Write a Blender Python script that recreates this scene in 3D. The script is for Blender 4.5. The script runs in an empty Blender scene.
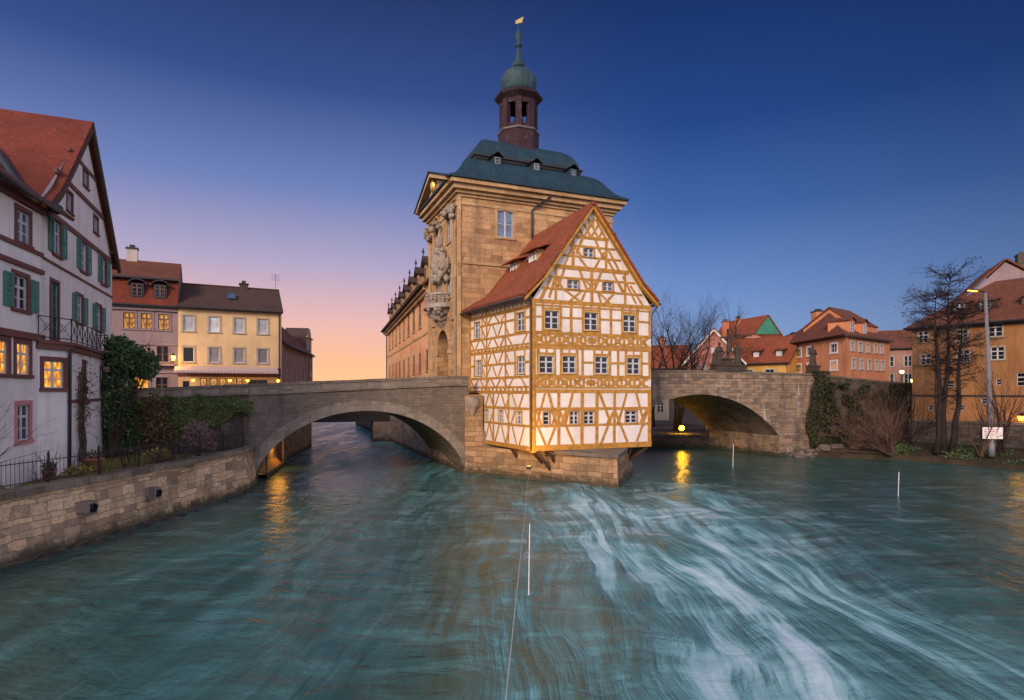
import bpy, math, random
from mathutils import Vector, Matrix, noise as mnoise
S = bpy.context.scene
COL = S.collection
R = math.radians
rnd = random.Random(7)

# ---------------------------------------------------------------- camera
CAMH = 5.5
cd = bpy.data.cameras.new('camera'); cam = bpy.data.objects.new('camera', cd); COL.objects.link(cam)
cam.location = (0, 0, CAMH); cam.rotation_euler = (R(90), 0, 0)
cd.sensor_width = 36; cd.lens = 590 / 1024 * 36; cd.shift_y = 41 / 1024
cd.clip_start = 0.1; cd.clip_end = 4000
S.camera = cam

# ---------------------------------------------------------------- world: dusk sky
W = bpy.data.worlds.new('World'); S.world = W; W.use_nodes = True
SUN_AZ, SUN_EL = R(203), R(23)          # soft warm afterglow falling on the town from behind the bank
def build_sky():
    nt = W.node_tree; nt.nodes.clear()
    def nd(t, **k):
        x = nt.nodes.new(t)
        for a, b in k.items(): setattr(x, a, b)
        return x
    def mth(op, a, b=None, c=None):
        x = nd('ShaderNodeMath', operation=op)
        for i, v in enumerate((a, b, c)):
            if v is None: continue
            if isinstance(v, (int, float)): x.inputs[i].default_value = v
            else: nt.links.new(v, x.inputs[i])
        return x.outputs[0]
    def ramp(f, stops):
        x = nd('ShaderNodeValToRGB'); e = x.color_ramp.elements
        while len(e) > 1: e.remove(e[-1])
        for i, (p, c) in enumerate(stops):
            el = e[0] if i == 0 else e.new(p)
            el.position = p; el.color = (*c, 1)
        nt.links.new(f, x.inputs[0]); return x.outputs[0]
    def mr(v, a, b):
        x = nd('ShaderNodeMapRange', interpolation_type='SMOOTHSTEP')
        x.inputs[1].default_value = a; x.inputs[2].default_value = b
        nt.links.new(v, x.inputs[0]); return x.outputs[0]
    def mix(f, a, b, bl='MIX'):
        x = nd('ShaderNodeMix', data_type='RGBA', blend_type=bl)
        if isinstance(f, (int, float)): x.inputs[0].default_value = f
        else: nt.links.new(f, x.inputs[0])
        nt.links.new(a, x.inputs[6]); nt.links.new(b, x.inputs[7]); return x.outputs[2]
    tc = nd('ShaderNodeTexCoord'); sp = nd('ShaderNodeSeparateXYZ'); nt.links.new(tc.outputs['Generated'], sp.inputs[0])
    x, y, z = sp.outputs
    hl = mth('SQRT', mth('ADD', mth('MULTIPLY', x, x), mth('MULTIPLY', y, y)))
    hl = mth('MAXIMUM', hl, 1e-4)
    az = R(-32)
    dot = mth('DIVIDE', mth('ADD', mth('MULTIPLY', x, math.sin(az)), mth('MULTIPLY', y, math.cos(az))), hl)
    yh = mth('DIVIDE', y, hl)
    cool = ramp(z, [(0, (.20, .275, .45)), (.10, (.16, .25, .47)), (.17, (.105, .195, .43)), (.28, (.038, .10, .30)), (.40, (.011, .045, .19)), (.55, (.005, .021, .10)), (1, (.006, .02, .09))])
    warm = ramp(z, [(0, (.84, .45, .21)), (.05, (.76, .40, .23)), (.11, (.64, .37, .34)), (.20, (.34, .29, .43)), (.31, (.12, .168, .365)), (.44, (.028, .058, .195)), (.56, (.013, .027, .10)), (1, (.008, .02, .09))])
    back = ramp(z, [(0, (1.06, .93, .95)), (.25, (1.0, .93, 1.08)), (.6, (.52, .54, .78)), (1, (.14, .17, .34))])
    dk = nd('ShaderNodeMapRange', interpolation_type='SMOOTHSTEP'); nt.links.new(dot, dk.inputs[0])
    for i, v in enumerate((.12, .74, .55, 1)): dk.inputs[i + 1].default_value = v
    cc = nd('ShaderNodeCombineColor')
    for i in range(3): nt.links.new(dk.outputs[0], cc.inputs[i])
    c = mix(mr(dot, .66, .97), mix(1.0, cool, cc.outputs[0], 'MULTIPLY'), warm)
    side = mix(mr(yh, .60, .25), c, back)
    sky = nd('ShaderNodeTexSky', sky_type='NISHITA', sun_disc=False, sun_elevation=SUN_EL, sun_rotation=SUN_AZ)
    bg1 = nd('ShaderNodeBackground'); nt.links.new(side, bg1.inputs[0]); bg1.inputs[1].default_value = 1.0
    bg2 = nd('ShaderNodeBackground'); nt.links.new(sky.outputs[0], bg2.inputs[0]); bg2.inputs[1].default_value = .002
    ad = nd('ShaderNodeAddShader'); nt.links.new(bg1.outputs[0], ad.inputs[0]); nt.links.new(bg2.outputs[0], ad.inputs[1])
    out = nd('ShaderNodeOutputWorld'); nt.links.new(ad.outputs[0], out.inputs[0])
build_sky()
sl = bpy.data.lights.new('sun', 'SUN'); sun = bpy.data.objects.new('sun', sl); COL.objects.link(sun)
sl.energy = 2.5; sl.angle = R(18); sl.color = (1, .74, .52)
sdir = Vector((math.sin(SUN_AZ) * math.cos(SUN_EL), math.cos(SUN_AZ) * math.cos(SUN_EL), math.sin(SUN_EL)))
sun.rotation_euler = sdir.to_track_quat('Z', 'Y').to_euler()
S.view_settings.view_transform = 'Standard'; S.view_settings.look = 'None'
S.view_settings.exposure = .40; S.view_settings.gamma = 1; S.view_settings.use_curve_mapping = False
S.render.engine = 'CYCLES'
try:
    S.cycles.use_denoising = True; S.cycles.max_bounces = 6; S.cycles.caustics_reflective = False; S.cycles.caustics_refractive = False
    S.cycles.sample_clamp_indirect = 14
except Exception: pass

# ---------------------------------------------------------------- materials
class Mat:
    def __init__(s, name):
        s.m = bpy.data.materials.new(name); s.m.use_nodes = True; s.nt = s.m.node_tree
        s.b = s.nt.nodes['Principled BSDF']
    def nd(s, t, **k):
        x = s.nt.nodes.new(t)
        for a, b in k.items(): setattr(x, a, b)
        return x
    def put(s, sock, v):
        if isinstance(v, (int, float)): sock.default_value = v
        elif isinstance(v, (tuple, list)): sock.default_value = (*v, 1) if len(v) == 3 and len(sock.default_value) == 4 else v
        else: s.nt.links.new(v, sock)
    def math(s, op, a, b=None, clamp=False):
        x = s.nd('ShaderNodeMath', operation=op, use_clamp=clamp); s.put(x.inputs[0], a)
        if b is not None: s.put(x.inputs[1], b)
        return x.outputs[0]
    def coord(s, kind='Object'): return s.nd('ShaderNodeTexCoord').outputs[kind]
    def mapping(s, v, sc=(1, 1, 1), rot=(0, 0, 0), loc=(0, 0, 0)):
        x = s.nd('ShaderNodeMapping'); s.put(x.inputs[0], v); x.inputs['Scale'].default_value = sc
        x.inputs['Rotation'].default_value = rot; x.inputs['Location'].default_value = loc; return x.outputs[0]
    def noise(s, v, sc, det=4, ro=.55, dist=0, col=False):
        x = s.nd('ShaderNodeTexNoise'); s.put(x.inputs['Vector'], v); x.inputs['Scale'].default_value = sc
        x.inputs['Detail'].default_value = det; x.inputs['Roughness'].default_value = ro; x.inputs['Distortion'].default_value = dist
        return x.outputs['Color' if col else 'Fac']
    def ramp(s, f, stops):
        x = s.nd('ShaderNodeValToRGB'); e = x.color_ramp.elements
        while len(e) > 1: e.remove(e[-1])
        for i, (p, c) in enumerate(stops):
            if isinstance(c, (int, float)): c = (c, c, c)
            el = e[0] if i == 0 else e.new(p)
            el.position = p; el.color = (*c, 1)
        s.put(x.inputs[0], f); return x.outputs[0]
    def mr(s, v, a, b, c=0, d=1):
        x = s.nd('ShaderNodeMapRange', interpolation_type='SMOOTHSTEP'); s.put(x.inputs[0], v)
        for i, q in enumerate((a, b, c, d)): x.inputs[i + 1].default_value = q
        return x.outputs[0]
    def mix(s, f, a, b, bl='MIX'):
        x = s.nd('ShaderNodeMix', data_type='RGBA', blend_type=bl); s.put(x.inputs[0], f); s.put(x.inputs[6], a); s.put(x.inputs[7], b)
        return x.outputs[2]
    def bump(s, h, st=.4, d=.02, nrm=None):
        x = s.nd('ShaderNodeBump'); x.inputs['Strength'].default_value = st; x.inputs['Distance'].default_value = d
        s.put(x.inputs['Height'], h)
        if nrm is not None: s.nt.links.new(nrm, x.inputs['Normal'])
        return x.outputs[0]
    def done(s, col=None, rough=None, nrm=None, spec=None, metal=None):
        if col is not None: s.put(s.b.inputs['Base Color'], col)
        if rough is not None: s.put(s.b.inputs['Roughness'], rough)
        if nrm is not None: s.nt.links.new(nrm, s.b.inputs['Normal'])
        if spec is not None: s.b.inputs['Specular IOR Level'].default_value = spec
        if metal is not None: s.b.inputs['Metallic'].default_value = metal
        return s.m

def sc3(c, k): return tuple(min(1, v * k) for v in c)
def plaster(name, c, dirt=.35, streak=.25, dirtc=(.16, .14, .13)):
    m = Mat(name); o = m.coord()
    n1 = m.noise(o, .6, 6, .6); n2 = m.noise(o, 6, 5, .6)
    st = m.noise(m.mapping(o, (1.6, 1.6, .12)), 1.2, 5, .6); streak *= 1.5
    base = m.mix(m.mr(n1, .35, .7), c, sc3(c, .82))
    base = m.mix(m.math('MULTIPLY', m.mr(st, .47, .72), min(1, streak)), base, sc3(c, .6))
    base = m.mix(m.math('MULTIPLY', m.mr(n2, .56, .75), dirt * .6), base, dirtc)
    return m.done(base, .88, m.bump(n2, .25, .015), .25)
def stone(name, c1, c2, mort, bw=.7, bh=.32, ms=.018, bump=.6, stain=.4, stainc=(.05, .045, .04), green=0, white=0, rough=1.0, con=1.0):
    """coursed stone: courses of uneven height, every block with its own tint, stains running down"""
    m = Mat(name); uv = m.coord('UV'); o = m.coord()
    sp = m.nd('ShaderNodeSeparateXYZ'); m.put(sp.inputs[0], uv)
    n1d = m.nd('ShaderNodeTexNoise', noise_dimensions='1D'); m.put(n1d.inputs['W'], sp.outputs[1]); n1d.inputs['Scale'].default_value = .8 / bh; n1d.inputs['Detail'].default_value = 1
    wc = m.nd('ShaderNodeSeparateXYZ'); m.put(wc.inputs[0], m.noise(o, 1.3, 3, col=True))
    vv = m.math('ADD', m.math('ADD', sp.outputs[1], m.math('MULTIPLY', n1d.outputs['Fac'], bh * 1.1 * rough)), m.math('MULTIPLY', wc.outputs[0], .16 * rough * bh / .32))
    row = m.math('FLOOR', m.math('DIVIDE', vv, bh))
    wn = m.nd('ShaderNodeTexWhiteNoise', noise_dimensions='1D'); m.put(wn.inputs['W'], row)
    uu = m.math('ADD', m.math('ADD', sp.outputs[0], m.math('MULTIPLY', wn.outputs[0], bw)), m.math('MULTIPLY', wc.outputs[1], .30 * rough * bw))
    cb = m.nd('ShaderNodeCombineXYZ'); m.put(cb.inputs[0], uu); m.put(cb.inputs[1], vv)
    x = m.nd('ShaderNodeTexBrick', offset=.5); m.put(x.inputs['Vector'], cb.outputs[0])
    x.inputs['Color1'].default_value = (0, 0, 0, 1); x.inputs['Color2'].default_value = (1, 1, 1, 1); x.inputs['Mortar'].default_value = (.5, .5, .5, 1)
    x.inputs['Scale'].default_value = 1; x.inputs['Brick Width'].default_value = bw; x.inputs['Row Height'].default_value = bh
    x.inputs['Mortar Size'].default_value = ms; x.inputs['Mortar Smooth'].default_value = .6; x.inputs['Bias'].default_value = 0
    n1 = m.noise(o, .8, 5, .6); n2 = m.noise(o, 9, 6, .65); n3 = m.noise(o, .35, 4, .6); n4 = m.noise(o, 2.4, 5, .65)
    c = m.ramp(x.outputs['Color'], [(0, sc3(c2, .7)), (.22, c2), (.5, sc3(c1, .9)), (.72, c1), (.88, sc3(c1, 1.15)), (1, (c1[0] * 1.1, c1[1] * .92, c1[2] * .85))])
    if con < 1: c = m.mix(con, tuple((p + q) / 2 for p, q in zip(c1, c2)), c)
    c = m.mix(m.mr(n2, .35, .75, 0, .6), c, sc3(c2, .6))
    c = m.mix(m.mr(n4, .5, .75, 0, .5), c, sc3(c1, 1.25))
    c = m.mix(m.mr(n1, .5, .75, 0, .45), c, sc3(c2, .8))
    c = m.mix(m.math('MULTIPLY', x.outputs['Fac'], .65), c, mort)
    st = m.noise(m.mapping(o, (1.1, 1.1, .16)), .9, 6, .62)
    c = m.mix(m.math('MULTIPLY', m.mr(st, .5, .72), stain), c, stainc)
    c = m.mix(m.mr(n3, .52, .75, 0, stain * .7), c, stainc)
    if white: c = m.mix(m.mr(m.noise(m.mapping(o, (1.6, 1.6, .45), (0, 0, 0), (4, 2, 9)), .8, 6, .7), .56, .70, 0, white), c, (.52, .46, .43))
    if green: c = m.mix(m.mr(m.noise(o, .9, 6, .7), .5, .68, 0, green), c, (.05, .06, .02))
    wp_ = m.nd('ShaderNodeSeparateXYZ'); m.put(wp_.inputs[0], m.nd('ShaderNodeNewGeometry').outputs['Position'])   # wet algae line at the river
    wet = m.mr(m.math('ADD', wp_.outputs[2], m.math('MULTIPLY', n4, -.9)), .12, -.32)
    c = m.mix(m.math('MULTIPLY', wet, .85), c, (.028, .030, .020))
    h = m.math('SUBTRACT', m.math('ADD', m.math('MULTIPLY', n2, .6), m.math('MULTIPLY', x.outputs['Color'], .35)), x.outputs['Fac'])
    return m.done(c, .9, m.bump(h, bump, .035), .2)
def tiles(name, c1, c2, w=.19, h=.17, moss=.2):
    m = Mat(name); uv = m.coord('UV'); o = m.coord()
    x = m.nd('ShaderNodeTexBrick', offset=.5); m.put(x.inputs['Vector'], uv)
    x.inputs['Color1'].default_value = (0, 0, 0, 1); x.inputs['Color2'].default_value = (1, 1, 1, 1); x.inputs['Mortar'].default_value = (.1, .1, .1, 1)
    x.inputs['Scale'].default_value = 1; x.inputs['Brick Width'].default_value = w; x.inputs['Row Height'].default_value = h; x.inputs['Mortar Size'].default_value = .014
    n1 = m.noise(o, .5, 6, .65); n2 = m.noise(o, 3, 6, .7)
    c = m.mix(x.outputs['Color'], c1, c2)
    c = m.mix(m.mr(n1, .4, .7, 0, .6), c, sc3(c1, .5)); c = m.mix(m.mr(n2, .55, .75, 0, .5), c, sc3(c2, 1.25))
    c = m.mix(m.math('MULTIPLY', x.outputs['Fac'], .7), c, sc3(c1, .3))
    c = m.mix(m.mr(m.noise(o, 1.1, 5, .7), .55, .75, 0, moss), c, (.05, .045, .035))
    sep = m.nd('ShaderNodeSeparateXYZ'); m.put(sep.inputs[0], uv)
    saw = m.math('FRACT', m.math('DIVIDE', sep.outputs[1], h))
    hh = m.math('SUBTRACT', m.math('ADD', m.math('MULTIPLY', saw, -.6), m.math('MULTIPLY', x.outputs['Color'], .3)), x.outputs['Fac'])
    return m.done(c, .8, m.bump(hh, .7, .03), .3)
def wood(name, c, var=.35):
    m = Mat(name); o = m.coord(); n = m.noise(o, 3.5, 6, .65); n2 = m.noise(o, 28, 4, .6)
    base = m.mix(m.mr(n, .35, .7), c, sc3(c, 1 - var)); base = m.mix(m.mr(n2, .55, .75, 0, .35), base, sc3(c, .5))
    return m.done(base, .75, m.bump(n2, .3, .01), .3)
def metal(name, c, rough=.5, met=0.0):
    m = Mat(name); o = m.coord(); n = m.noise(o, 5, 5, .6)
    return m.done(m.mix(m.mr(n, .4, .7, 0, .6), c, sc3(c, .6)), rough, None, .4, met)
def copper(name, c1, c2):
    m = Mat(name); o = m.coord(); n = m.noise(o, 1.3, 6, .65); st = m.noise(m.mapping(o, (3, 3, .25)), 1.5, 5, .6)
    sep = m.nd('ShaderNodeSeparateXYZ'); m.put(sep.inputs[0], m.coord('UV'))
    seam = m.math('LESS_THAN', m.math('FRACT', m.math('DIVIDE', sep.outputs[0], .55)), .09)
    c = m.mix(m.mr(n, .35, .7), c1, c2); c = m.mix(m.mr(st, .52, .75, 0, .6), c, sc3(c1, .4)); c = m.mix(m.math('MULTIPLY', seam, .5), c, sc3(c1, .4))
    return m.done(c, .72, m.bump(m.math('ADD', seam, m.math('MULTIPLY', n, .4)), .4, .03), .4)
def glass(name, c, rough=.12):
    m = Mat(name); o = m.coord(); n = m.noise(o, 1.1, 3, .5); 
    geo = m.nd('ShaderNodeObjectInfo')
    k = m.mix(m.mr(geo.outputs['Random'], 0, 1), sc3(c, .55), sc3(c, 1.5))
    return m.done(m.mix(m.mr(n, .4, .65, 0, .6), k, sc3(c, .3)), rough, m.bump(n, .12, .02), .35)
def litglass(name, c1, c2, st):
    m = Mat(name); o = m.coord(); n = m.noise(m.mapping(o, (5, 5, 2.2)), 1.3, 4, .6)
    col = m.mix(m.mr(n, .38, .64), c1, c2)
    m.put(m.b.inputs['Emission Color'], col); m.put(m.b.inputs['Emission Strength'], m.mr(n, .3, .7, st * .45, st))
    return m.done((.05, .03, .01), .2)
def emit(name, c, st):
    m = Mat(name); m.b.inputs['Emission Color'].default_value = (*c, 1); m.b.inputs['Emission Strength'].default_value = st
    return m.done((.1, .1, .1), .4)
def leaf(name, c1, c2, c3=None):
    m = Mat(name); g = m.nd('ShaderNodeNewGeometry'); r = g.outputs['Random Per Island']
    c = m.ramp(r, [(0, c1), (.6, c2), (1, c3 or c2)])
    n = m.noise(m.coord(), .8, 4, .6)
    c = m.mix(m.mr(n, .45, .68, 0, .65), c, sc3(c1, .55))
    m.b.inputs['Subsurface Weight'].default_value = 0
    return m.done(c, .6, None, .3)
def bark(name, c):
    m = Mat(name); o = m.coord(); n = m.noise(m.mapping(o, (1, 1, .25)), 9, 5, .65)
    return m.done(m.mix(m.mr(n, .35, .7), c, sc3(c, .45)), .9, m.bump(n, .6, .02), .2)
def soil(name, c1, c2, c3):
    m = Mat(name); o = m.coord(); n = m.noise(o, .7, 7, .65); n2 = m.noise(o, 7, 6, .7)
    c = m.mix(m.mr(n, .4, .62), c1, c2); c = m.mix(m.mr(n2, .5, .7, 0, .7), c, c3)
    return m.done(c, .95, m.bump(n2, .7, .06), .15)

M = {}
M['plaster_white'] = plaster('plaster_white', (.78, .71, .67), .28, .30)
M['ochre'] = wood('ochre_timber', (.49, .24, .046), .42)
M['ochre_pale'] = wood('ochre_pale', (.62, .40, .16))
M['sandstone'] = stone('tower_sandstone', (.53, .335, .175), (.37, .215, .11), (.26, .16, .095), .95, .36, .010, .6, .5, (.12, .08, .055), rough=.35, con=.85)
M['sandtrim'] = stone('sandstone_trim', (.50, .34, .19), (.44, .28, .15), (.30, .2, .12), 1.5, .9, .006, .3, .25, (.12, .08, .05))
M['carved'] = stone('carved_stone', (.34, .29, .25), (.27, .22, .19), (.2, .17, .14), 3, 3, .001, .7, .55, (.07, .06, .055))
M['bridge_grey'] = stone('bridge_grey_stone', (.195, .155, .122), (.15, .12, .098), (.085, .07, .06), .5, .19, .012, .55, .5, (.05, .043, .04), 0, .12, .5, .55)
M['ring_grey'] = stone('arch_ring_stone', (.26, .215, .175), (.205, .165, .135), (.11, .09, .075), .45, .5, .012, .5, .4, (.06, .05, .045))
M['bridge_warm'] = stone('bridge_warm_stone', (.35, .25, .17), (.18, .135, .115), (.12, .09, .075), .70, .24, .012, .9, .65, (.05, .043, .04), .2, .85, 1.0, .8)
M['pier'] = stone('pier_stone', (.44, .28, .155), (.30, .185, .105), (.19, .125, .08), .8, .34, .014, .9, .45, (.07, .055, .04), .3, .15)
M['bank'] = stone('embankment_stone', (.60, .43, .27), (.33, .24, .165), (.22, .17, .125), .66, .25, .012, 1.0, .5, (.075, .06, .045), .45, .3, 1.7)
M['dark_wall'] = stone('dark_wall_stone', (.13, .105, .09), (.08, .066, .06), (.06, .055, .05), .6, .28, .02, .8, .5, (.03, .03, .028), .35)
M['quay'] = stone('quay_stone', (.27, .22, .19), (.2, .165, .145), (.12, .1, .09), .9, .35, .014, .5, .4)
M['cap'] = stone('coping_stone', (.22, .18, .145), (.17, .135, .11), (.08, .07, .06), 1.3, .6, .014, .6, .55, (.045, .04, .035), .35)
M['tile_red'] = tiles('roof_tile_red', (.225, .048, .026), (.15, .034, .020))
M['tile_orange'] = tiles('roof_tile_orange', (.35, .095, .042), (.21, .055, .028), moss=.55)
M['tile_brown'] = tiles('roof_tile_brown', (.20, .07, .04), (.14, .05, .032), moss=.3)
M['tile_dark'] = tiles('roof_tile_dark', (.10, .058, .046), (.075, .045, .04))
M['copper'] = copper('patina_copper', (.006, .027, .048), (.012, .046, .070))
M['copper_dome'] = copper('dome_copper', (.018, .048, .066), (.036, .080, .096))
M['dark_metal'] = metal('dark_metal', (.022, .02, .022), .5)
M['gutter'] = metal('gutter_metal', (.045, .045, .05), .45, .3)
M['lantern_red'] = plaster('lantern_paint', (.046, .024, .034), .6, .3, (.30, .26, .26))
M['white_paint'] = metal('white_paint', (.75, .74, .74), .5)
M['gold'] = metal('gilding', (.8, .55, .15), .35, .8)
M['glass'] = glass('window_glass', (.016, .018, .034), .2)
M['glass_pale'] = glass('pale_glass', (.06, .09, .15), .15)
M['blind'] = glass('window_blind', (.48, .50, .56), .35)
M['blind_blue'] = glass('blue_blind', (.13, .19, .30), .3)
M['blind_grey'] = glass('grey_blind', (.22, .20, .21), .35)
M['lit'] = litglass('lit_window', (.75, .22, .015), (1, .50, .08), 1.1)
M['lit_soft'] = litglass('lit_window_soft', (.7, .24, .03), (1, .50, .14), .62)
M['sash'] = metal('sash_paint', (.52, .52, .56), .5)
M['sash_dark'] = metal('dark_sash', (.12, .07, .06), .5)
M['red_stone'] = plaster('red_sandstone', (.155, .066, .060), .35, .2)
M['pink_stone'] = plaster('pink_sandstone', (.50, .23, .23), .3, .15)
M['pale_stone'] = plaster('pale_stone_surround', (.42, .35, .28), .3, .2)
M['white_wall'] = plaster('white_house_plaster', (.70, .67, .68), .22, .30)
M['grey_wall'] = plaster('grey_house_plaster', (.29, .215, .235), .4, .3)
M['cream_wall'] = plaster('cream_plaster', (.70, .50, .28), .18, .2)
M['orange_wall'] = plaster('orange_plaster', (.58, .24, .12), .5, .5)
M['orange_big'] = plaster('ochre_orange_plaster', (.35, .17, .072), .6, .7)
M['yellow_wall'] = plaster('yellow_plaster', (.58, .34, .10), .4, .4)
M['pink_wall'] = plaster('pink_plaster', (.42, .18, .15), .5, .5)
M['salmon_wall'] = plaster('salmon_plaster', (.35, .20, .165), .5, .5)
M['pale_wall'] = plaster('pale_plaster', (.48, .43, .40), .3, .3)
M['green_paint'] = plaster('green_cladding', (.05, .24, .16), .3, .3)
M['shutter'] = wood('shutter_green', (.075, .24, .20), .3)
M['awning'] = wood('awning_cloth', (.62, .47, .42), .15)
M['wood_dark'] = wood('dark_timber', (.085, .05, .035))
M['terracotta'] = plaster('terracotta', (.42, .15, .09), .3, .2)
M['pole_grey'] = metal('pole_grey', (.17, .17, .19), .5)
M['lamp_orange'] = emit('lamp_orange', (1, .30, .02), 6)
M['lamp_warm'] = emit('lamp_warm', (1, .46, .03), 8)
M['lamp_yellow'] = emit('lamp_yellow', (1, .46, .004), 90)
M['lamp_white'] = emit('lamp_white', (1, .66, .22), 6)
M['ivy'] = leaf('ivy_leaf', (.034, .06, .018), (.085, .13, .034), (.125, .105, .045))
M['stat'] = stone('weathered_stone', (.10, .078, .062), (.07, .055, .045), (.05, .04, .035), 3, 3, .001, .7, .55, (.05, .04, .04))
M['ivy_dark'] = leaf('dark_leaf', (.036, .07, .03), (.07, .13, .05), (.11, .17, .06))
M['brown_leaf'] = leaf('brown_leaf', (.07, .035, .02), (.14, .075, .035), (.10, .085, .03))
M['scrub'] = leaf('scrub_leaf', (.014, .022, .012), (.035, .045, .018), (.07, .045, .025))
M['blossom'] = leaf('blossom_leaf', (.22, .11, .13), (.34, .19, .22), (.16, .10, .09))
M['olive_leaf'] = leaf('olive_leaf', (.12, .11, .025), (.30, .25, .05), (.40, .30, .06))
M['bark'] = bark('bark', (.085, .06, .048)); M['bark_dark'] = bark('bark_dark', (.035, .026, .026)); M['bark_red'] = bark('bark_red', (.13, .075, .06))
M['cone_tuft'] = leaf('seed_tuft', (.012, .012, .013), (.02, .02, .018), (.03, .026, .02))
M['soil'] = soil('garden_soil', (.12, .12, .03), (.26, .20, .055), (.055, .038, .025))
M['bank_soil'] = soil('bank_soil', (.032, .03, .018), (.06, .044, .03), (.022, .02, .014))
M['rock_dark'] = soil('rock_dark', (.045, .04, .036), (.08, .07, .06), (.025, .024, .022))
M['paving'] = soil('paving', (.16, .14, .13), (.2, .18, .16), (.12, .1, .095))
M['rock'] = soil('rock', (.10, .085, .075), (.19, .16, .13), (.05, .045, .042))
M['cable'] = metal('cable', (.5, .5, .5), .5)
M['sign_red'] = metal('sign_red', (.5, .06, .08), .5)
def mural():
    m = Mat('painted_facade'); o = m.coord(); n = m.noise(o, .45, 5, .6, .8); n2 = m.noise(o, 1.7, 6, .6, 1.2); n3 = m.noise(m.mapping(o, (1, 1, .3)), 1.1, 5)
    c = m.ramp(n, [(.3, (.66, .34, .16)), (.48, (.70, .40, .20)), (.6, (.62, .24, .13)), (.75, (.70, .48, .28))])
    c = m.mix(m.mr(n2, .52, .68, 0, .6), c, (.52, .17, .10)); c = m.mix(m.mr(n3, .55, .7, 0, .45), c, (.50, .40, .33))
    return m.done(c, .85, m.bump(n2, .15, .02), .25)
M['mural'] = mural()
def water():
    m = Mat('river_water'); o = m.coord()
    sep = m.nd('ShaderNodeSeparateXYZ'); m.put(sep.inputs[0], o); X, Y = sep.outputs[0], sep.outputs[1]
    wv = m.nd('ShaderNodeVectorMath', operation='MULTIPLY_ADD'); m.put(wv.inputs[0], m.noise(m.mapping(o, (1, .5, 1)), .20, 2, .45, col=True))
    wv.inputs[1].default_value = (3.6, 2.6, 0); m.put(wv.inputs[2], o); wp = wv.outputs[0]
    sweep = m.math('ADD', m.math('MULTIPLY', m.noise(m.mapping(wp, (1, .26, 1), (0, 0, R(9))), .34, 3, .5, .2), .55), m.math('MULTIPLY', m.noise(m.mapping(wp, (1, .22, 1), (0, 0, R(2)), (7, 3, 1)), 1.0, 4, .55, .2), .45))
    fib = m.noise(m.mapping(wp, (1, .10, 1), (0, 0, R(-3))), 1.9, 5, .56, 0)
    fin = m.noise(m.mapping(wp, (1, .06, 1), (0, 0, R(3))), 8, 4, .6)
    cr = m.noise(m.mapping(wp, (.40, 1, 1), (0, 0, R(-12))), .8, 5, .58, .4)
    rp2 = m.noise(m.mapping(wp, (.5, 1, 1), (0, 0, R(24))), 1.1, 4, .55, .2)
    big = m.noise(m.mapping(wp, (1, .5, 1)), .16, 3, .5)
    rip = m.noise(m.mapping(wp, (.6, .9, 1), (0, 0, R(24))), 1.7, 4, .55, .3)
    # turbulent tongue downstream of the pier nose, a weaker one on the left; the channel has painted sky reflection
    dx = m.math('ABSOLUTE', m.math('SUBTRACT', X, m.math('ADD', m.math('MULTIPLY', Y, .05), 4.6)))
    tng = m.math('MULTIPLY', m.mr(dx, 9.0, 1.5), m.mr(Y, 39, 27))
    lft = m.math('MULTIPLY', m.mr(X, -15, -6), m.mr(X, 12, 2))
    chan_sheen = m.math('MULTIPLY', m.mr(Y, 31, 42), m.mr(X, 3, -4))  # pale sky reflection around the left arch, put into the water colour
    zone = m.math('MAXIMUM', tng, m.math('MAXIMUM', m.math('MULTIPLY', lft, .20), m.math('MULTIPLY', chan_sheen, .5)))
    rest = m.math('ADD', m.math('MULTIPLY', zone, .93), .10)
    sw = m.mr(sweep, .38, .66); fb = m.mr(m.math('ADD', m.math('MULTIPLY', fib, .7), m.math('MULTIPLY', fin, .3)), .34, .66)
    milk_sheen = m.math('MULTIPLY', rest, m.math('MULTIPLY', m.math('ADD', m.math('MULTIPLY', sw, .62), .38), m.math('ADD', m.math('MULTIPLY', fb, .66), .34)))
    milk_sheen = m.math('ADD', milk_sheen, m.math('MULTIPLY', m.mr(rp2, .40, .78), .13))  # sheen on the ripples painted in as a paler tone
    crz = m.math('MULTIPLY', m.mr(Y, 12, 24), m.mr(Y, 40, 33))
    cap = m.math('MULTIPLY', m.math('MULTIPLY', m.mr(cr, .45, .72), m.mr(fb, -.1, .8)), m.math('MULTIPLY', crz, m.math('ADD', m.math('MULTIPLY', tng, .8), .12)))
    foam = m.math('MAXIMUM', m.math('MULTIPLY', m.mr(milk_sheen, .36, 1.05), .85), cap)
    olv = m.math('MULTIPLY', m.mr(big, .40, .58), m.math('ADD', m.math('MULTIPLY', m.mr(m.math('ABSOLUTE', m.math('SUBTRACT', X, .3)), 4.5, 1.0), .8), .2))
    body = m.mix(olv, (.021, .064, .056), (.070, .072, .022))
    body = m.mix(m.mr(m.noise(m.mapping(wp, (1, .3, 1)), .5, 4, .5), .42, .7, 0, .75), body, (.028, .096, .090))
    c = m.mix(m.mr(milk_sheen, 0, .6), body, (.14, .35, .375)); c = m.mix(foam, c, (.56, .72, .77))
    rg = m.mr(milk_sheen, 0, .6, .21, .5)
    h = m.math('ADD', m.math('MULTIPLY', rip, .7), m.math('ADD', m.math('MULTIPLY', sweep, .9), m.math('ADD', m.math('MULTIPLY', fib, .25), m.math('MULTIPLY', cr, .5))))
    h = m.math('MULTIPLY', h, m.math('MULTIPLY', m.math('SUBTRACT', 1, m.math('MULTIPLY', chan_sheen, .88)), m.math('SUBTRACT', 1, m.math('MULTIPLY', m.mr(milk_sheen, .1, .6), .6))))
    m.b.inputs['IOR'].default_value = 1.33
    return m.done(c, rg, m.bump(h, .9, .19), .34)
M['water'] = water()

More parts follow.
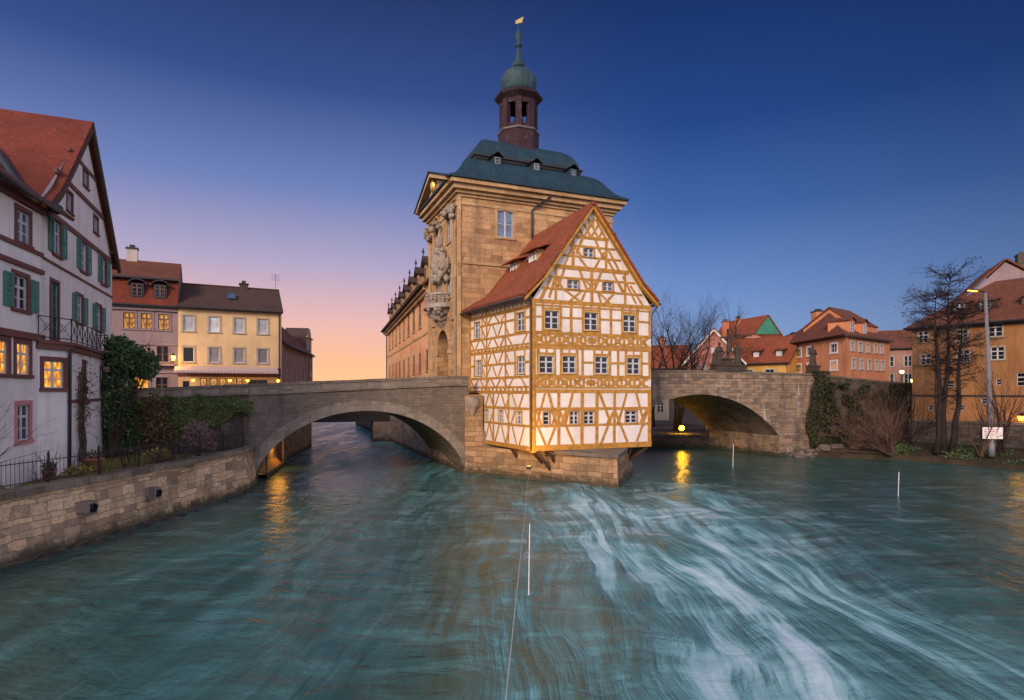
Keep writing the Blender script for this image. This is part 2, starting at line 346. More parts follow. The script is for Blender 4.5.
# ---------------------------------------------------------------- geometry helpers (all in world metres)
class Fr:                                 # a wall frame: x along the wall to the right, y into the building, z up
    def __init__(s, o, ang): s.o = Vector(o); s.a = ang; s.c = math.cos(ang); s.s = math.sin(ang)
    def __call__(s, x, y, z): return Vector((s.o.x + s.c * x - s.s * y, s.o.y + s.s * x + s.c * y, s.o.z + z))
    def mat(s, x=0, y=0, z=0): return Matrix.Translation(s(x, y, z)) @ Matrix.Rotation(s.a, 4, 'Z')
    def sub(s, x, y, z, dang=0): return Fr(s(x, y, z), s.a + dang)
def fr2(p, q, z=0): return Fr((p[0], p[1], z), math.atan2(q[1] - p[1], q[0] - p[0]))
WORLD = Fr((0, 0, 0), 0)

class MB:
    def __init__(s): s.v = []; s.f = []; s.m = []
    def add(s, pts, faces, mi=0):
        n = len(s.v); s.v += [Vector(p) for p in pts]
        for f in faces: s.f.append([i + n for i in f]); s.m.append(mi)
    def poly(s, pts, mi=0): s.add(pts, [list(range(len(pts)))], mi)
    def hexa(s, b, t, mi=0):              # bottom ring (counter-clockwise seen from above) and top ring
        n = len(b); fs = [list(range(n))[::-1], [n + i for i in range(n)]]
        for i in range(n): j = (i + 1) % n; fs.append([i, j, n + j, n + i])
        s.add(list(b) + list(t), fs, mi)
    def box(s, fr, x0, x1, y0, y1, z0, z1, mi=0):
        q = [(x0, y0), (x1, y0), (x1, y1), (x0, y1)]
        s.hexa([fr(x, y, z0) for x, y in q], [fr(x, y, z1) for x, y in q], mi)
    def prism(s, fr, pts, z0, z1, mi=0):
        s.hexa([fr(x, y, z0) for x, y in pts], [fr(x, y, z1) for x, y in pts], mi)
    def bar(s, p, q, w, d, nrm, mi=0):    # a straight beam from p to q: width w across, depth d along nrm
        p, q, n = Vector(p), Vector(q), Vector(nrm).normalized()
        t = (q - p).normalized(); a = t.cross(n).normalized() * (w / 2); n = n * d
        s.hexa([p - a, p + a, p + a + n, p - a + n], [q - a, q + a, q + a + n, q - a + n], mi)
    def slab(s, pts, th, mi=0, mi2=None): # a thick sheet: outline on the outer face, thickness inwards
        pts = [Vector(p) for p in pts]; n = (pts[1] - pts[0]).cross(pts[2] - pts[0]).normalized() * -th
        k = len(pts); lo = [p + n for p in pts]
        s.add(pts + lo, [list(range(k))], mi)
        s.add(pts + lo, [[k + i for i in range(k)][::-1]] + [[i, k + i, k + (i + 1) % k, (i + 1) % k] for i in range(k)], mi if mi2 is None else mi2)
    def tube(s, pts, rad, n=8, mi=0, cap=True):
        pts = [Vector(p) for p in pts]
        if isinstance(rad, (int, float)): rad = [rad] * len(pts)
        rings = []; prev = None; N0 = len(s.v)
        for i, p in enumerate(pts):
            t = (pts[min(i + 1, len(pts) - 1)] - pts[max(i - 1, 0)]).normalized()
            a = Vector((0, 0, 1)) if abs(t.z) < .9 else Vector((1, 0, 0))
            u = t.cross(a).normalized() if prev is None else (prev - t * prev.dot(t)).normalized()
            prev = u; w = t.cross(u)
            for k in range(n):
                an = 2 * math.pi * k / n; s.v.append(p + (u * math.cos(an) + w * math.sin(an)) * rad[i])
        for i in range(len(pts) - 1):
            for k in range(n):
                a, b = N0 + i * n + k, N0 + i * n + (k + 1) % n
                s.f.append([a, b, b + n, a + n]); s.m.append(mi)
        if cap:
            s.f.append([N0 + k for k in range(n)][::-1]); s.m.append(mi)
            s.f.append([N0 + (len(pts) - 1) * n + k for k in range(n)]); s.m.append(mi)
    def lathe(s, fr, c, prof, n=16, mi=0, a0=0, sx=1, sy=1):
        N0 = len(s.v)
        for r, z in prof:
            for k in range(n):
                an = a0 + 2 * math.pi * k / n; s.v.append(fr(c[0] + sx * r * math.cos(an), c[1] + sy * r * math.sin(an), c[2] + z))
        for i in range(len(prof) - 1):
            for k in range(n):
                a, b = N0 + i * n + k, N0 + i * n + (k + 1) % n
                s.f.append([a, b, b + n, a + n]); s.m.append(mi)
        s.f.append([N0 + k for k in range(n)][::-1]); s.m.append(mi)
        s.f.append([N0 + (len(prof) - 1) * n + k for k in range(n)]); s.m.append(mi)
    def blob(s, c, r, amp=.25, fq=2.0, seed=0, n=10, mi=0):
        c = Vector(c); r = Vector(r) if not isinstance(r, (int, float)) else Vector((r, r, r)); N0 = len(s.v)
        for i in range(n + 1):
            th = math.pi * i / n
            for k in range(n * 2):
                ph = math.pi * k / n; d = Vector((math.sin(th) * math.cos(ph), math.sin(th) * math.sin(ph), math.cos(th)))
                q = 1 + amp * mnoise.noise(d * fq + Vector((seed * 3.1, seed * 1.7, seed)))
                s.v.append(c + Vector((d.x * r.x, d.y * r.y, d.z * r.z)) * q)
        w = n * 2
        for i in range(n):
            for k in range(w):
                a, b = N0 + i * w + k, N0 + i * w + (k + 1) % w
                s.f.append([a, a + w, b + w, b]); s.m.append(mi)
    def wall(s, fr, outline, holes, depth=.2, mi=0, mr=None, y=0):
        """flat wall with real window openings; outline convex (x, z), holes (x0, x1, z0, z1)"""
        mr = mi if mr is None else mr
        xs = sorted({round(v, 4) for v in [p[0] for p in outline] + [h[i] for h in holes for i in (0, 1)]})
        zs = sorted({round(v, 4) for v in [p[1] for p in outline] + [h[i] for h in holes for i in (2, 3)]})
        x0, x1 = min(p[0] for p in outline), max(p[0] for p in outline)
        ar = sum(outline[i][0] * outline[(i + 1) % len(outline)][1] - outline[(i + 1) % len(outline)][0] * outline[i][1] for i in range(len(outline)))
        ol = outline if ar > 0 else outline[::-1]
        for i in range(len(xs) - 1):
            for j in range(len(zs) - 1):
                cx, cz = (xs[i] + xs[i + 1]) / 2, (zs[j] + zs[j + 1]) / 2
                if any(h[0] < cx < h[1] and h[2] < cz < h[3] for h in holes): continue
                P = [(xs[i], zs[j]), (xs[i + 1], zs[j]), (xs[i + 1], zs[j + 1]), (xs[i], zs[j + 1])]
                for k in range(len(ol)):
                    a, b = ol[k], ol[(k + 1) % len(ol)]; Q = []
                    sd = lambda p: (b[0] - a[0]) * (p[1] - a[1]) - (b[1] - a[1]) * (p[0] - a[0])
                    for q in range(len(P)):
                        c, d = P[q], P[(q + 1) % len(P)]; e, f = sd(c), sd(d)
                        if e >= -1e-9: Q.append(c)
                        if (e > 1e-9 and f < -1e-9) or (e < -1e-9 and f > 1e-9):
                            t = e / (e - f); Q.append((c[0] + t * (d[0] - c[0]), c[1] + t * (d[1] - c[1])))
                    P = Q
                    if len(P) < 3: break
                if len(P) >= 3: s.poly([fr(px, y, pz) for px, pz in P], mi)
        for a, b, c, d in holes:
            r = [(a, c), (b, c), (b, d), (a, d)]
            for k in range(4):
                p, q = r[k], r[(k + 1) % 4]
                s.poly([fr(p[0], y, p[1]), fr(p[0], y + depth, p[1]), fr(q[0], y + depth, q[1]), fr(q[0], y, q[1])][::-1], mr)
    def mesh(s, name, mats, org=(0, 0, 0), smooth=False):
        me = bpy.data.meshes.new(name); o = Vector(org)
        me.from_pydata([tuple(p - o) for p in s.v], [], s.f)
        for m in mats: me.materials.append(M[m] if isinstance(m, str) else m)
        me.polygons.foreach_set('material_index', s.m)
        if smooth: me.polygons.foreach_set('use_smooth', [True] * len(me.polygons))
        uv = me.uv_layers.new(name='UVMap'); buf = [0.0] * (2 * len(me.loops)); V = me.vertices; up = Vector((0, 0, 1))
        for p in me.polygons:
            n = p.normal
            if abs(n.z) > .96: t, b = Vector((1, 0, 0)), Vector((0, 1, 0))
            else: t = up.cross(n).normalized(); b = n.cross(t)
            for li in p.loop_indices:
                co = V[me.loops[li].vertex_index].co; buf[2 * li] = co.dot(t); buf[2 * li + 1] = co.dot(b)
        uv.data.foreach_set('uv', buf); me.update(); return me
    def build(s, name, mats, parent=None, smooth=False, org=None):
        if isinstance(mats, str): mats = [mats]
        o0 = Vector(org) if org is not None else (root_loc(parent) if parent else Vector((0, 0, 0)))
        o = bpy.data.objects.new(name, s.mesh(name, mats, o0, smooth)); COL.objects.link(o)
        if parent: o.parent = parent
        else: o.location = o0
        return o
def root_loc(o):
    p = Vector((0, 0, 0))
    while o is not None: p = p + o.location; o = o.parent
    return p
def tag(o, label, cat, group=None, kind=None):
    if label: o['label'] = label
    if cat: o['category'] = cat
    if group: o['group'] = group
    if kind: o['kind'] = kind
    return o
def thing(name, label, cat, loc, group=None):
    o = bpy.data.objects.new(name, None); COL.objects.link(o); o.location = loc; o.empty_display_size = .3
    return tag(o, label, cat, group)
def struct(o): o['kind'] = 'structure'; return o

# ---- windows: cached meshes, local x along the wall, y inwards, z from the sill
WC = {}
def window(parent, fr, x, z, w, h, nx=2, nz=3, pane='glass', sash='sash', sur=None, sw=.14, sill=True, arch=False, label=None, y=0, bar=.05):
    key = (round(w, 2), round(h, 2), nx, nz, sash, sur, sw, sill, arch, bar)
    if key not in WC:
        b = MB(); a = w / 2; F = WORLD
        e = .003
        for x0, x1, z0, z1 in ((-a + e, -a + bar, e, h - e), (a - bar, a - e, e, h - e), (-a + bar, a - bar, e, bar), (-a + bar, a - bar, h - bar, h - e)): b.box(F, x0, x1, .06, .12, z0, z1, 0)
        for i in range(1, nx):
            xx = -a + w * i / nx; ww = .055 if (nx % 2 == 0 and i == nx // 2) else .02
            b.box(F, xx - ww, xx + ww, .055, .118, bar, h - bar, 0)
        for i in range(1, nz):
            zz = h * i / nz; ww = .045 if (nz == 3 and i == 2) else .02
            b.box(F, -a + bar, a - bar, .07, .116, zz - ww, zz + ww, 0)
        if sur:
            b.box(F, -a - sw, -a, -.04, .05, 0, h + sw, 1); b.box(F, a, a + sw, -.04, .05, 0, h + sw, 1)
            if arch:
                for i in range(6):
                    x0, x1 = -a + w * i / 6, -a + w * (i + 1) / 6; xm = (x0 + x1) / 2
                    zz = h - .16 * w * (1 - math.cos(math.pi * xm / w)) if False else h - .18 * (2 * xm / w) ** 2 * w * .5
                    b.box(F, x0, x1, -.035, .05, zz, h + sw * .98, 1)
            else: b.box(F, -a, a, -.04, .05, h, h + sw, 1)
            if sill: b.box(F, -a - sw - .04, a + sw + .04, -.09, .06, -sw * .8, -.001, 1)
            else: b.box(F, -a - sw, a + sw, -.04, .05, -sw, -.001, 1)
        p = MB(); p.box(F, -a + .01, a - .01, .10, .125, .01, h - .01, 0)
        WC[key] = (b, p, {})
    b, p, dd = WC[key]
    k2 = (sash, sur, pane)
    if k2 not in dd: dd[k2] = (b.mesh('window', [sash, sur or sash]), p.mesh('pane', [pane]))
    wo = bpy.data.objects.new('window', dd[k2][0]); COL.objects.link(wo); wo.parent = parent
    wo.matrix_local = Matrix.Translation(-root_loc(parent)) @ fr.mat(x, y, z)
    po = bpy.data.objects.new('pane', dd[k2][1]); COL.objects.link(po); po.parent = wo
    if label: wo['label'] = label
    return wo
SHC = {}
def shutter(parent, fr, x, z, w, h, ang=0):
    k = (round(w, 2), round(h, 2))
    if k not in SHC:
        b = MB(); F = WORLD
        for x0, x1, z0, z1 in ((0, .07, 0, h), (w - .07, w, 0, h), (.07, w - .07, 0, .08), (.07, w - .07, h - .08, h), (.07, w - .07, h / 2 - .04, h / 2 + .04)): b.box(F, x0, x1, -.045, 0, z0, z1)
        n = int(h / .09)
        for i in range(n):
            zz = h * (i + .5) / n; b.hexa([F(.07, -.035, zz - .035), F(w - .07, -.035, zz - .035), F(w - .07, -.025, zz - .035), F(.07, -.025, zz - .035)], [F(.07, -.02, zz + .03), F(w - .07, -.02, zz + .03), F(w - .07, -.01, zz + .03), F(.07, -.01, zz + .03)])
        SHC[k] = b.mesh('shutter', ['shutter'])
    o = bpy.data.objects.new('shutter', SHC[k]); COL.objects.link(o); o.parent = parent
    o.matrix_local = Matrix.Translation(-root_loc(parent)) @ fr.mat(x, -.05, z) @ Matrix.Rotation(ang, 4, 'Z')
    return o
def hole(x, z, w, h): return (x - w / 2, x + w / 2, z, z + h)

# ---- vegetation
def leaves(mb, pts, size, seed=0, flat=None, mi=0):
    r = random.Random(seed)
    for p in pts:
        p = Vector(p); d = Vector((r.gauss(0, 1), r.gauss(0, 1), r.gauss(0, 1)))
        if flat is not None: d = d * .6 + Vector(flat) * 1.1
        d.normalize(); a = d.orthogonal().normalized(); a = Matrix.Rotation(r.uniform(0, 6.28), 3, d) @ a; b = d.cross(a)
        sz = size * r.uniform(.6, 1.3)
        mb.add([p - a * sz, p + b * sz * .6 + d * sz * .12, p + a * sz, p - b * sz * .6 + d * sz * .12], [[0, 1, 2, 3]], mi)
def grow(T, Cn, p, d, L, r, lev, maxl, rg, spread=.75, up=.12, nb=(4, 6), seg=4, tips=None, wob=.18, ratio=.62, flat=0):
    pts = [p.copy()]; rad = [r]; q = p.copy(); dd = d.normalized()
    for i in range(seg):
        dd = (dd + Vector((rg.gauss(0, wob), rg.gauss(0, wob), rg.gauss(0, wob) + up))).normalized()
        if flat and lev > 0: dd.z *= (1 - flat); dd.normalize()
        q = q + dd * (L / seg); pts.append(q.copy()); rad.append(r * (1 - (i + 1) / seg * (.55 if lev < maxl else .85)))
    (T if lev == 0 else Cn).tube(pts, rad, 8 if lev == 0 else (5 if lev == 1 else 3), 0, lev < 2)
    if lev == maxl:
        if tips is not None: tips.append(q)
        return
    n = rg.randint(*nb)
    for k in range(n):
        t = rg.uniform(.35, 1) if k < n - 1 else 1.0
        i = min(int(t * seg), seg - 1); f = t * seg - i; b = pts[i].lerp(pts[i + 1], f); rr = rad[i] + (rad[i + 1] - rad[i]) * f
        tdir = (pts[i + 1] - pts[i]).normalized(); a = tdir.orthogonal().normalized(); a = Matrix.Rotation(rg.uniform(0, 6.28), 3, tdir) @ a
        s = spread * rg.uniform(.6, 1.25) if k < n - 1 else .25
        grow(T, Cn, b, tdir + a * s, L * ratio * rg.uniform(.75, 1.15), rr * .62, lev + 1, maxl, rg, spread, up, nb, max(3, seg - 1), tips, wob, ratio, flat)
# ================================================================ setting: water, terrain
A0 = R(22.3); CU, SU = math.cos(A0), math.sin(A0)
def UV(u, v, z=0): return Vector((1.18 + CU * u - SU * v, 34.9 + SU * u + CU * v, z))
def grid(name, x0, x1, y0, y1, nx, ny, zf, mat):
    b = MB(); b.v = [Vector((x0 + (x1 - x0) * i / nx, y0 + (y1 - y0) * j / ny, 0)) for j in range(ny + 1) for i in range(nx + 1)]
    for p in b.v: p.z = zf(p.x, p.y)
    for j in range(ny):
        for i in range(nx): a = j * (nx + 1) + i; b.f.append([a, a + 1, a + nx + 2, a + nx + 1]); b.m.append(0)
    return struct(b.build(name, mat, smooth=True))
def wz(x, y):
    if y > 46 or y < -6 or abs(x) > 30: return 0
    k = max(0, 1 - ((x - 5.5) / (4.5 + .14 * y)) ** 2) * max(0, min(1, (38 - y) / 6)) * .8 + .12
    e = max(0, min(1, (46 - y) / 6)) * max(0, min(1, (y + 6) / 4)) * max(0, min(1, (30 - abs(x)) / 6))
    return e * k * (.22 * mnoise.noise(Vector((x * .42, y * .16, 1.3))) + .09 * mnoise.noise(Vector((x * 1.05, y * .34, 5.1))))
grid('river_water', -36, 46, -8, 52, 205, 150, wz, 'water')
b = MB(); b.poly([(-120, 52, 0), (150, 52, 0), (150, 400, 0), (-120, 400, 0)]); struct(b.build('upstream_water', 'water'))
b = MB(); b.poly([(-2500, -2500, -1.6), (2500, -2500, -1.6), (2500, 2500, -1.6), (-2500, 2500, -1.6)]); struct(b.build('ground', 'bank_soil'))

# left bank: garden behind the embankment, street above, channel side wall
EMB = [(-15.25, 34.75), (-14.75, 32.8), (-14.95, 29.5), (-15.2, 26.2), (-15.45, 23.2), (-15.75, 20.6), (-16.05, 18.2), (-16.6, 12), (-16.9, 4), (-17, -12)]
b = MB()
gp = [(-60, -12)] + [(x - .4, y) for x, y in EMB[::-1]] + [(-15.25, 35.3), (-24, 31.6), (-60, 22)]
def gz(x, y): return 1.93 + .10 * mnoise.noise(Vector((x * .5, y * .5, 0)))
nx, ny = 40, 60
g = MB()
for j in range(ny + 1):
    for i in range(nx + 1):
        y = -12 + 47 * j / ny
        xr = None
        for k in range(len(EMB) - 1):
            (xa, ya), (xb, yb) = EMB[k], EMB[k + 1]
            if yb <= y <= ya or ya <= y <= yb: xr = xa + (xb - xa) * (y - ya) / (yb - ya)
        xr = (xr if xr is not None else -15.3) - .35
        x = xr - (40 * (i / nx) ** 1.8)
        g.v.append(Vector((x, y, gz(x, y))))
for j in range(ny):
    for i in range(nx): a = j * (nx + 1) + i; g.f.append([a + 1, a, a + nx + 1, a + nx + 2]); g.m.append(0)
struct(g.build('garden_ground', 'soil', smooth=True))
BLo = UV(0, 6); FBL = Fr((BLo.x, BLo.y, 0), A0)                     # left bridge face frame, x = u
b = MB(); st = [FBL(-15.4, .3, 0), FBL(-21.2, .3, 0), Vector((-22.7, 35.3, 0)), Vector((-24, 36.4, 0)), Vector((-90, 45, 0)), Vector((-90, 120, 0)), Vector((-44, 120, 0)), Vector((-33, 95, 0)), Vector((-22.7, 66, 0)), Vector((-19.7, 58, 0)), Vector((-17.5, 44.5, 0))]
st = [Vector((p.x, p.y, 0)) for p in st]
b.hexa([Vector((p.x, p.y, -1.6)) for p in st[::-1]], [Vector((p.x, p.y, 4.75)) for p in st[::-1]], 0)
struct(b.build('street_terrace', 'quay'))
# island under the town hall
b = MB(); il = [UV(-2.1, 6.4), Vector((-5.5, 44.6, 0)), Vector((-12.9, 63.6, 0)), Vector((-26, 98, 0)), Vector((-12, 102, 0)), Vector((6, 62, 0)), UV(9.5, 9), UV(8.3, 2.2)]
b.hexa([Vector((p.x, p.y, -1.6)) for p in il[::-1]], [Vector((p.x, p.y, 2.8)) for p in il[::-1]], 0)
struct(b.build('island_terrain', 'quay'))
# right bank
RB = [(24.2, 49.6), (27.0, 48.2), (29.5, 47.5), (31.3, 46.9), (33.2, 43.5), (35.2, 39.6), (38, 33), (42, 20), (44, -10)]
b = MB()
top = []
for k, (x, y) in enumerate(RB):
    top.append([(x, y, -.4), (x + .25, y + .15, .28), (x + 1.2, y + .8, .55), (x + 3.2, y + 2.2, .85), (x + 40, y + 30, 1.0)])
n5 = 5
for r_ in top: b.v += [Vector((p[0], p[1], p[2] + (.08 * mnoise.noise(Vector((p[0], p[1], 0))) if i < 4 else 0))) for i, p in enumerate(r_)]
for k in range(len(top) - 1):
    for i in range(n5 - 1): a = k * n5 + i; b.f.append([a, a + n5, a + n5 + 1, a + 1]); b.m.append(0)
struct(b.build('right_bank', 'bank_soil', smooth=True))
b = MB(); q = [(8, 58.6), (19.2, 57.4), (27, 53.5), (41, 60.5), (48, 62), (120, 60), (120, 160), (-5, 160), (-2, 75)]
b.hexa([Vector((x, y, -1.6)) for x, y in q], [Vector((x, y, 1.2)) for x, y in q], 0); struct(b.build('right_quay', 'dark_wall'))
b = MB(); q = [(27.5, 53.8), (41, 60.5), (60, 62), (120, 64), (120, 160), (23, 160), (23, 62)]
b.hexa([Vector((x, y, 1.1)) for x, y in q], [Vector((x, y, 5.2)) for x, y in q], 0); struct(b.build('upper_street', 'paving'))
b = MB(); b.hexa([Vector((x, y, -1.6)) for x, y in ((-120, 150), (150, 150), (150, 420), (-120, 420))], [Vector((x, y, 1.0)) for x, y in ((-120, 150), (150, 150), (150, 420), (-120, 420))], 0); struct(b.build('far_bank', 'dark_wall'))
def hz(x, y):
    k = math.exp(-((y - 420) / 120) ** 2)
    return -2 + k * (7 + 4 * mnoise.noise(Vector((x * .006, y * .004, 2))))
grid('hills', -900, 900, 260, 620, 60, 20, hz, 'bank_soil')

# ================================================================ embankment wall (left)
t = thing('embankment_wall', 'long rough sandstone river wall below the iron fence and garden', 'wall', (-15.4, 23.2, 0))
b = MB(); c = MB()
pts = []
for k in range(len(EMB) - 1):
    (xa, ya), (xb, yb) = EMB[k], EMB[k + 1]; n = max(1, int(math.hypot(xb - xa, yb - ya) / .5))
    pts += [(xa + (xb - xa) * i / n, ya + (yb - ya) * i / n) for i in range(n)]
pts.append(EMB[-1])
ZL = [-1.2, -.3, .1, .5, .9, 1.3, 1.7, 2.12]
for x, y in pts:
    for z in ZL:
        dx = .30 * (2.1 - z) / 3 + .07 * mnoise.noise(Vector((y * 1.1, z * 2.3, 3))) + .035 * mnoise.noise(Vector((y * 3.1, z * 5, 8))) + (.18 * max(0, mnoise.noise(Vector((y * .9, 7, 2)))) if z < .2 else 0)
        b.v.append(Vector((x + dx, y, z)))
m_ = len(ZL)
for i in range(len(pts) - 1):
    for j in range(m_ - 1): a = i * m_ + j; b.f.append([a, a + 1, a + m_ + 1, a + m_]); b.m.append(0)
b.build('wall_face', 'bank', t)
i = 0
while i < len(pts) - 2:                                              # coping stones of uneven length
    n = rnd.randint(1, 3); j = min(i + n, len(pts) - 1); (xa, ya), (xb, yb) = pts[i], pts[j]
    F = fr2((xb, yb), (xa, ya)); L = math.hypot(xb - xa, yb - ya); dz = rnd.uniform(-.02, .03); ex = rnd.uniform(-.03, .04)
    c.box(F, .015, L - .015, -.16 - ex, .5, 2.09, 2.32 + dz); i = j
c.build('coping', 'cap', t)
for px, (x, y, z) in enumerate(((-15.62, 21.35, 1.28), (-15.30, 24.75, 1.22))):
    o = MB(); F = fr2((x, y - 1), (x, y + 1)); F = Fr((x + .12, y, 0), R(90))
    o.box(F, -.24, .24, -.34, .2, z - .24, z - .15); o.box(F, -.24, .24, -.34, .2, z + .15, z + .24); o.box(F, -.24, -.15, -.34, .2, z - .15, z + .15); o.box(F, .15, .24, -.34, .2, z - .15, z + .15)
    oo = o.build('drain_outlet', 'quay', t)
    p = MB(); p.tube([F(0, -.42, z), F(0, -.1, z)], .145, 14, 0, False); p.tube([F(0, -.42, z), F(0, -.1, z)], .11, 14, 0, False); p.tube([F(0, -.12, z), F(0, -.10, z)], .11, 14, 0); p.build('pipe', 'dark_metal', oo, True)
# rubble at the foot of the wall
rr = random.Random(3); b = MB()
for i in range(120):
    y = rr.uniform(6, 34); k = [q for q in pts if abs(q[1] - y) < .5]
    if not k: continue
    x = k[0][0] + .42 + rr.uniform(-.05, .3) * (1 if 24 < y < 33 else .3); s = rr.uniform(.1, .3)
    b.blob((x, y, rr.uniform(-.16, -.02)), (s, s * rr.uniform(.8, 1.6), s * .6), .5, 1.6, i, 4)
tag(b.build('rubble', 'rock_dark'), 'dark wet rubble stones along the foot of the sandstone river wall', 'rubble', None, 'stuff')

# ================================================================ bridges
def arch_body(name, t, F, x0, x1, ztop, curve, xa, xb, depth, mat, zlow=-1.6, n=40):
    b = MB(); s = MB()
    def col(xl, xr, zl0, zl1):
        for y, fl in ((0, 0), (depth, 1)):
            q = [F(xl, y, zl0), F(xr, y, zl1), F(xr, y, ztop(xr)), F(xl, y, ztop(xl))]
            b.poly(q if not fl else q[::-1])
    k = 10
    for i in range(k):
        xl, xr = x0 + (xa - x0) * i / k, x0 + (xa - x0) * (i + 1) / k
        if xa > x0: col(xl, xr, zlow, zlow)
        xl, xr = xb + (x1 - xb) * i / k, xb + (x1 - xb) * (i + 1) / k
        if x1 > xb: col(xl, xr, zlow, zlow)
    for i in range(n):
        xl, xr = xa + (xb - xa) * i / n, xa + (xb - xa) * (i + 1) / n
        zl, zr = curve(xl), curve(xr); col(xl, xr, zl, zr)
        s.poly([F(xl, .02, zl), F(xl, depth - .02, zl), F(xr, depth - .02, zr), F(xr, .02, zr)])
    for x, sg in ((xa, 1), (xb, -1)):
        q = [F(x, 0, zlow), F(x, 0, curve(x)), F(x, depth, curve(x)), F(x, depth, zlow)]
        s.poly(q if sg > 0 else q[::-1])
    for i in range(20):
        xl, xr = x0 + (x1 - x0) * i / 20, x0 + (x1 - x0) * (i + 1) / 20
        b.poly([F(xl, 0, ztop(xl)), F(xr, 0, ztop(xr)), F(xr, depth, ztop(xr)), F(xl, depth, ztop(xl))])
    for x, sg in ((x0, 0), (x1, 1)):
        q = [F(x, 0, zlow), F(x, 0, ztop(x)), F(x, depth, ztop(x)), F(x, depth, zlow)]; b.poly(q if not sg else q[::-1])
    b.build('spandrel_wall', mat, t); s.build('arch_soffit', mat, t)
def arch_ring(t, F, curve, xa, xb, th, mat, n=36, prd=.03):
    b = MB(); P = []
    for i in range(n + 1):
        x = xa + (xb - xa) * i / n; e = .01; d = Vector((2 * e, curve(min(xb, x + e)) - curve(max(xa, x - e)))); d.normalize()
        if i in (0, n): d = Vector((0, 1 if i == 0 else -1)) if abs(d.x) < .25 else d
        nn = Vector((-d.y, d.x)); nn = -nn if nn.y < 0 else nn
        P.append(((x, curve(x)), (x + nn.x * th, curve(x) + nn.y * th)))
    for i in range(n):
        (a, b2), (c, d2) = P[i], P[i + 1]
        lo = [F(a[0], .3, a[1] - .012), F(c[0], .3, c[1] - .012), F(c[0], -prd, c[1] - .012), F(a[0], -prd, a[1] - .012)]
        hi = [F(b2[0], .3, b2[1]), F(d2[0], .3, d2[1]), F(d2[0], -prd, d2[1]), F(b2[0], -prd, b2[1])]
        b.hexa(lo[::-1], hi[::-1])
    b.build('arch_ring', mat, t)
def parapet(t, F, x0, x1, z, h, y0, y1, mat, capm, n=24, string=True):
    b = MB(); c = MB()
    for i in range(n):
        xl, xr = x0 + (x1 - x0) * i / n, x0 + (x1 - x0) * (i + 1) / n
        b.hexa([F(xl, y0, z(xl) - h), F(xr, y0, z(xr) - h), F(xr, y1, z(xr) - h), F(xl, y1, z(xl) - h)], [F(xl, y0, z(xl) - .16), F(xr, y0, z(xr) - .16), F(xr, y1, z(xr) - .16), F(xl, y1, z(xl) - .16)])
        j = rnd.uniform(-.012, .012); e = .012
        c.hexa([F(xl + e, y0 - .05, z(xl) - .158), F(xr - e, y0 - .05, z(xr) - .158), F(xr - e, y1 + .05, z(xr) - .158), F(xl + e, y1 + .05, z(xl) - .158)], [F(xl + e, y0 - .05, z(xl) + j), F(xr - e, y0 - .05, z(xr) + j), F(xr - e, y1 + .05, z(xr) + j), F(xl + e, y1 + .05, z(xl) + j)])
        if string: c.hexa([F(xl, y0 - .09, z(xl) - h - .12), F(xr, y0 - .09, z(xr) - h - .12), F(xr, y0 + .2, z(xr) - h - .12), F(xl, y0 + .2, z(xl) - h - .12)], [F(xl, y0 - .09, z(xl) - h + .004), F(xr, y0 - .09, z(xr) - h + .004), F(xr, y0 + .2, z(xr) - h + .004), F(xl, y0 + .2, z(xl) - h + .004)])
    b.build('parapet', mat, t); c.build('coping', capm, t)
ZPL = lambda x: 6.53 + (x + 2.87) * .0485 if x < -2.87 else 6.53
t = thing('arch_bridge', 'grey stone bridge with one wide low arch left of the timbered house', 'bridge', FBL(-8.76, 0, 0))
def cvL(x):
    d = min(1, abs(x + 8.76) / 6.62); c = -2.97 + math.sqrt(max(0, 52.4 - (d * 6.62) ** 2)); e = 4.27 * math.sqrt(max(0, 1 - d * d)); return .55 * c + .45 * e
arch_body('arch_bridge', t, FBL, -15.5, -1.97, lambda x: ZPL(x) - .55, cvL, -15.38, -2.14, 9.0, 'bridge_grey')
arch_ring(t, FBL, cvL, -15.38, -2.14, .62, 'ring_grey')
parapet(t, FBL, -15.5, -1.97, ZPL, .55, -.02, .38, 'ring_grey', 'cap', 10)
parapet(t, Fr(FBL(0, 8.6, 0), A0), -15.5, -1.97, ZPL, .55, 0, .38, 'ring_grey', 'cap', 10, False)

t = thing('retaining_wall', 'old dark garden wall under the ivy that carries the street parapet', 'wall', FBL(-19, 0, 2))
b = MB()
b.poly([FBL(-21.3, .05, 1.2), FBL(-15.5, .05, 1.2), FBL(-15.5, .05, ZPL(-15.5) - .5), FBL(-21.3, .05, ZPL(-21.3) - .5)])
b.poly([FBL(-21.3, .45, ZPL(-21.3) - .5), FBL(-21.3, .05, ZPL(-21.3) - .5), FBL(-15.5, .05, ZPL(-15.5) - .5), FBL(-15.5, .45, ZPL(-15.5) - .5)][::-1])
b.build('wall_face', 'dark_wall', t)
parapet(t, FBL, -21.3, -15.52, ZPL, .5, 0, .38, 'ring_grey', 'cap', 9)

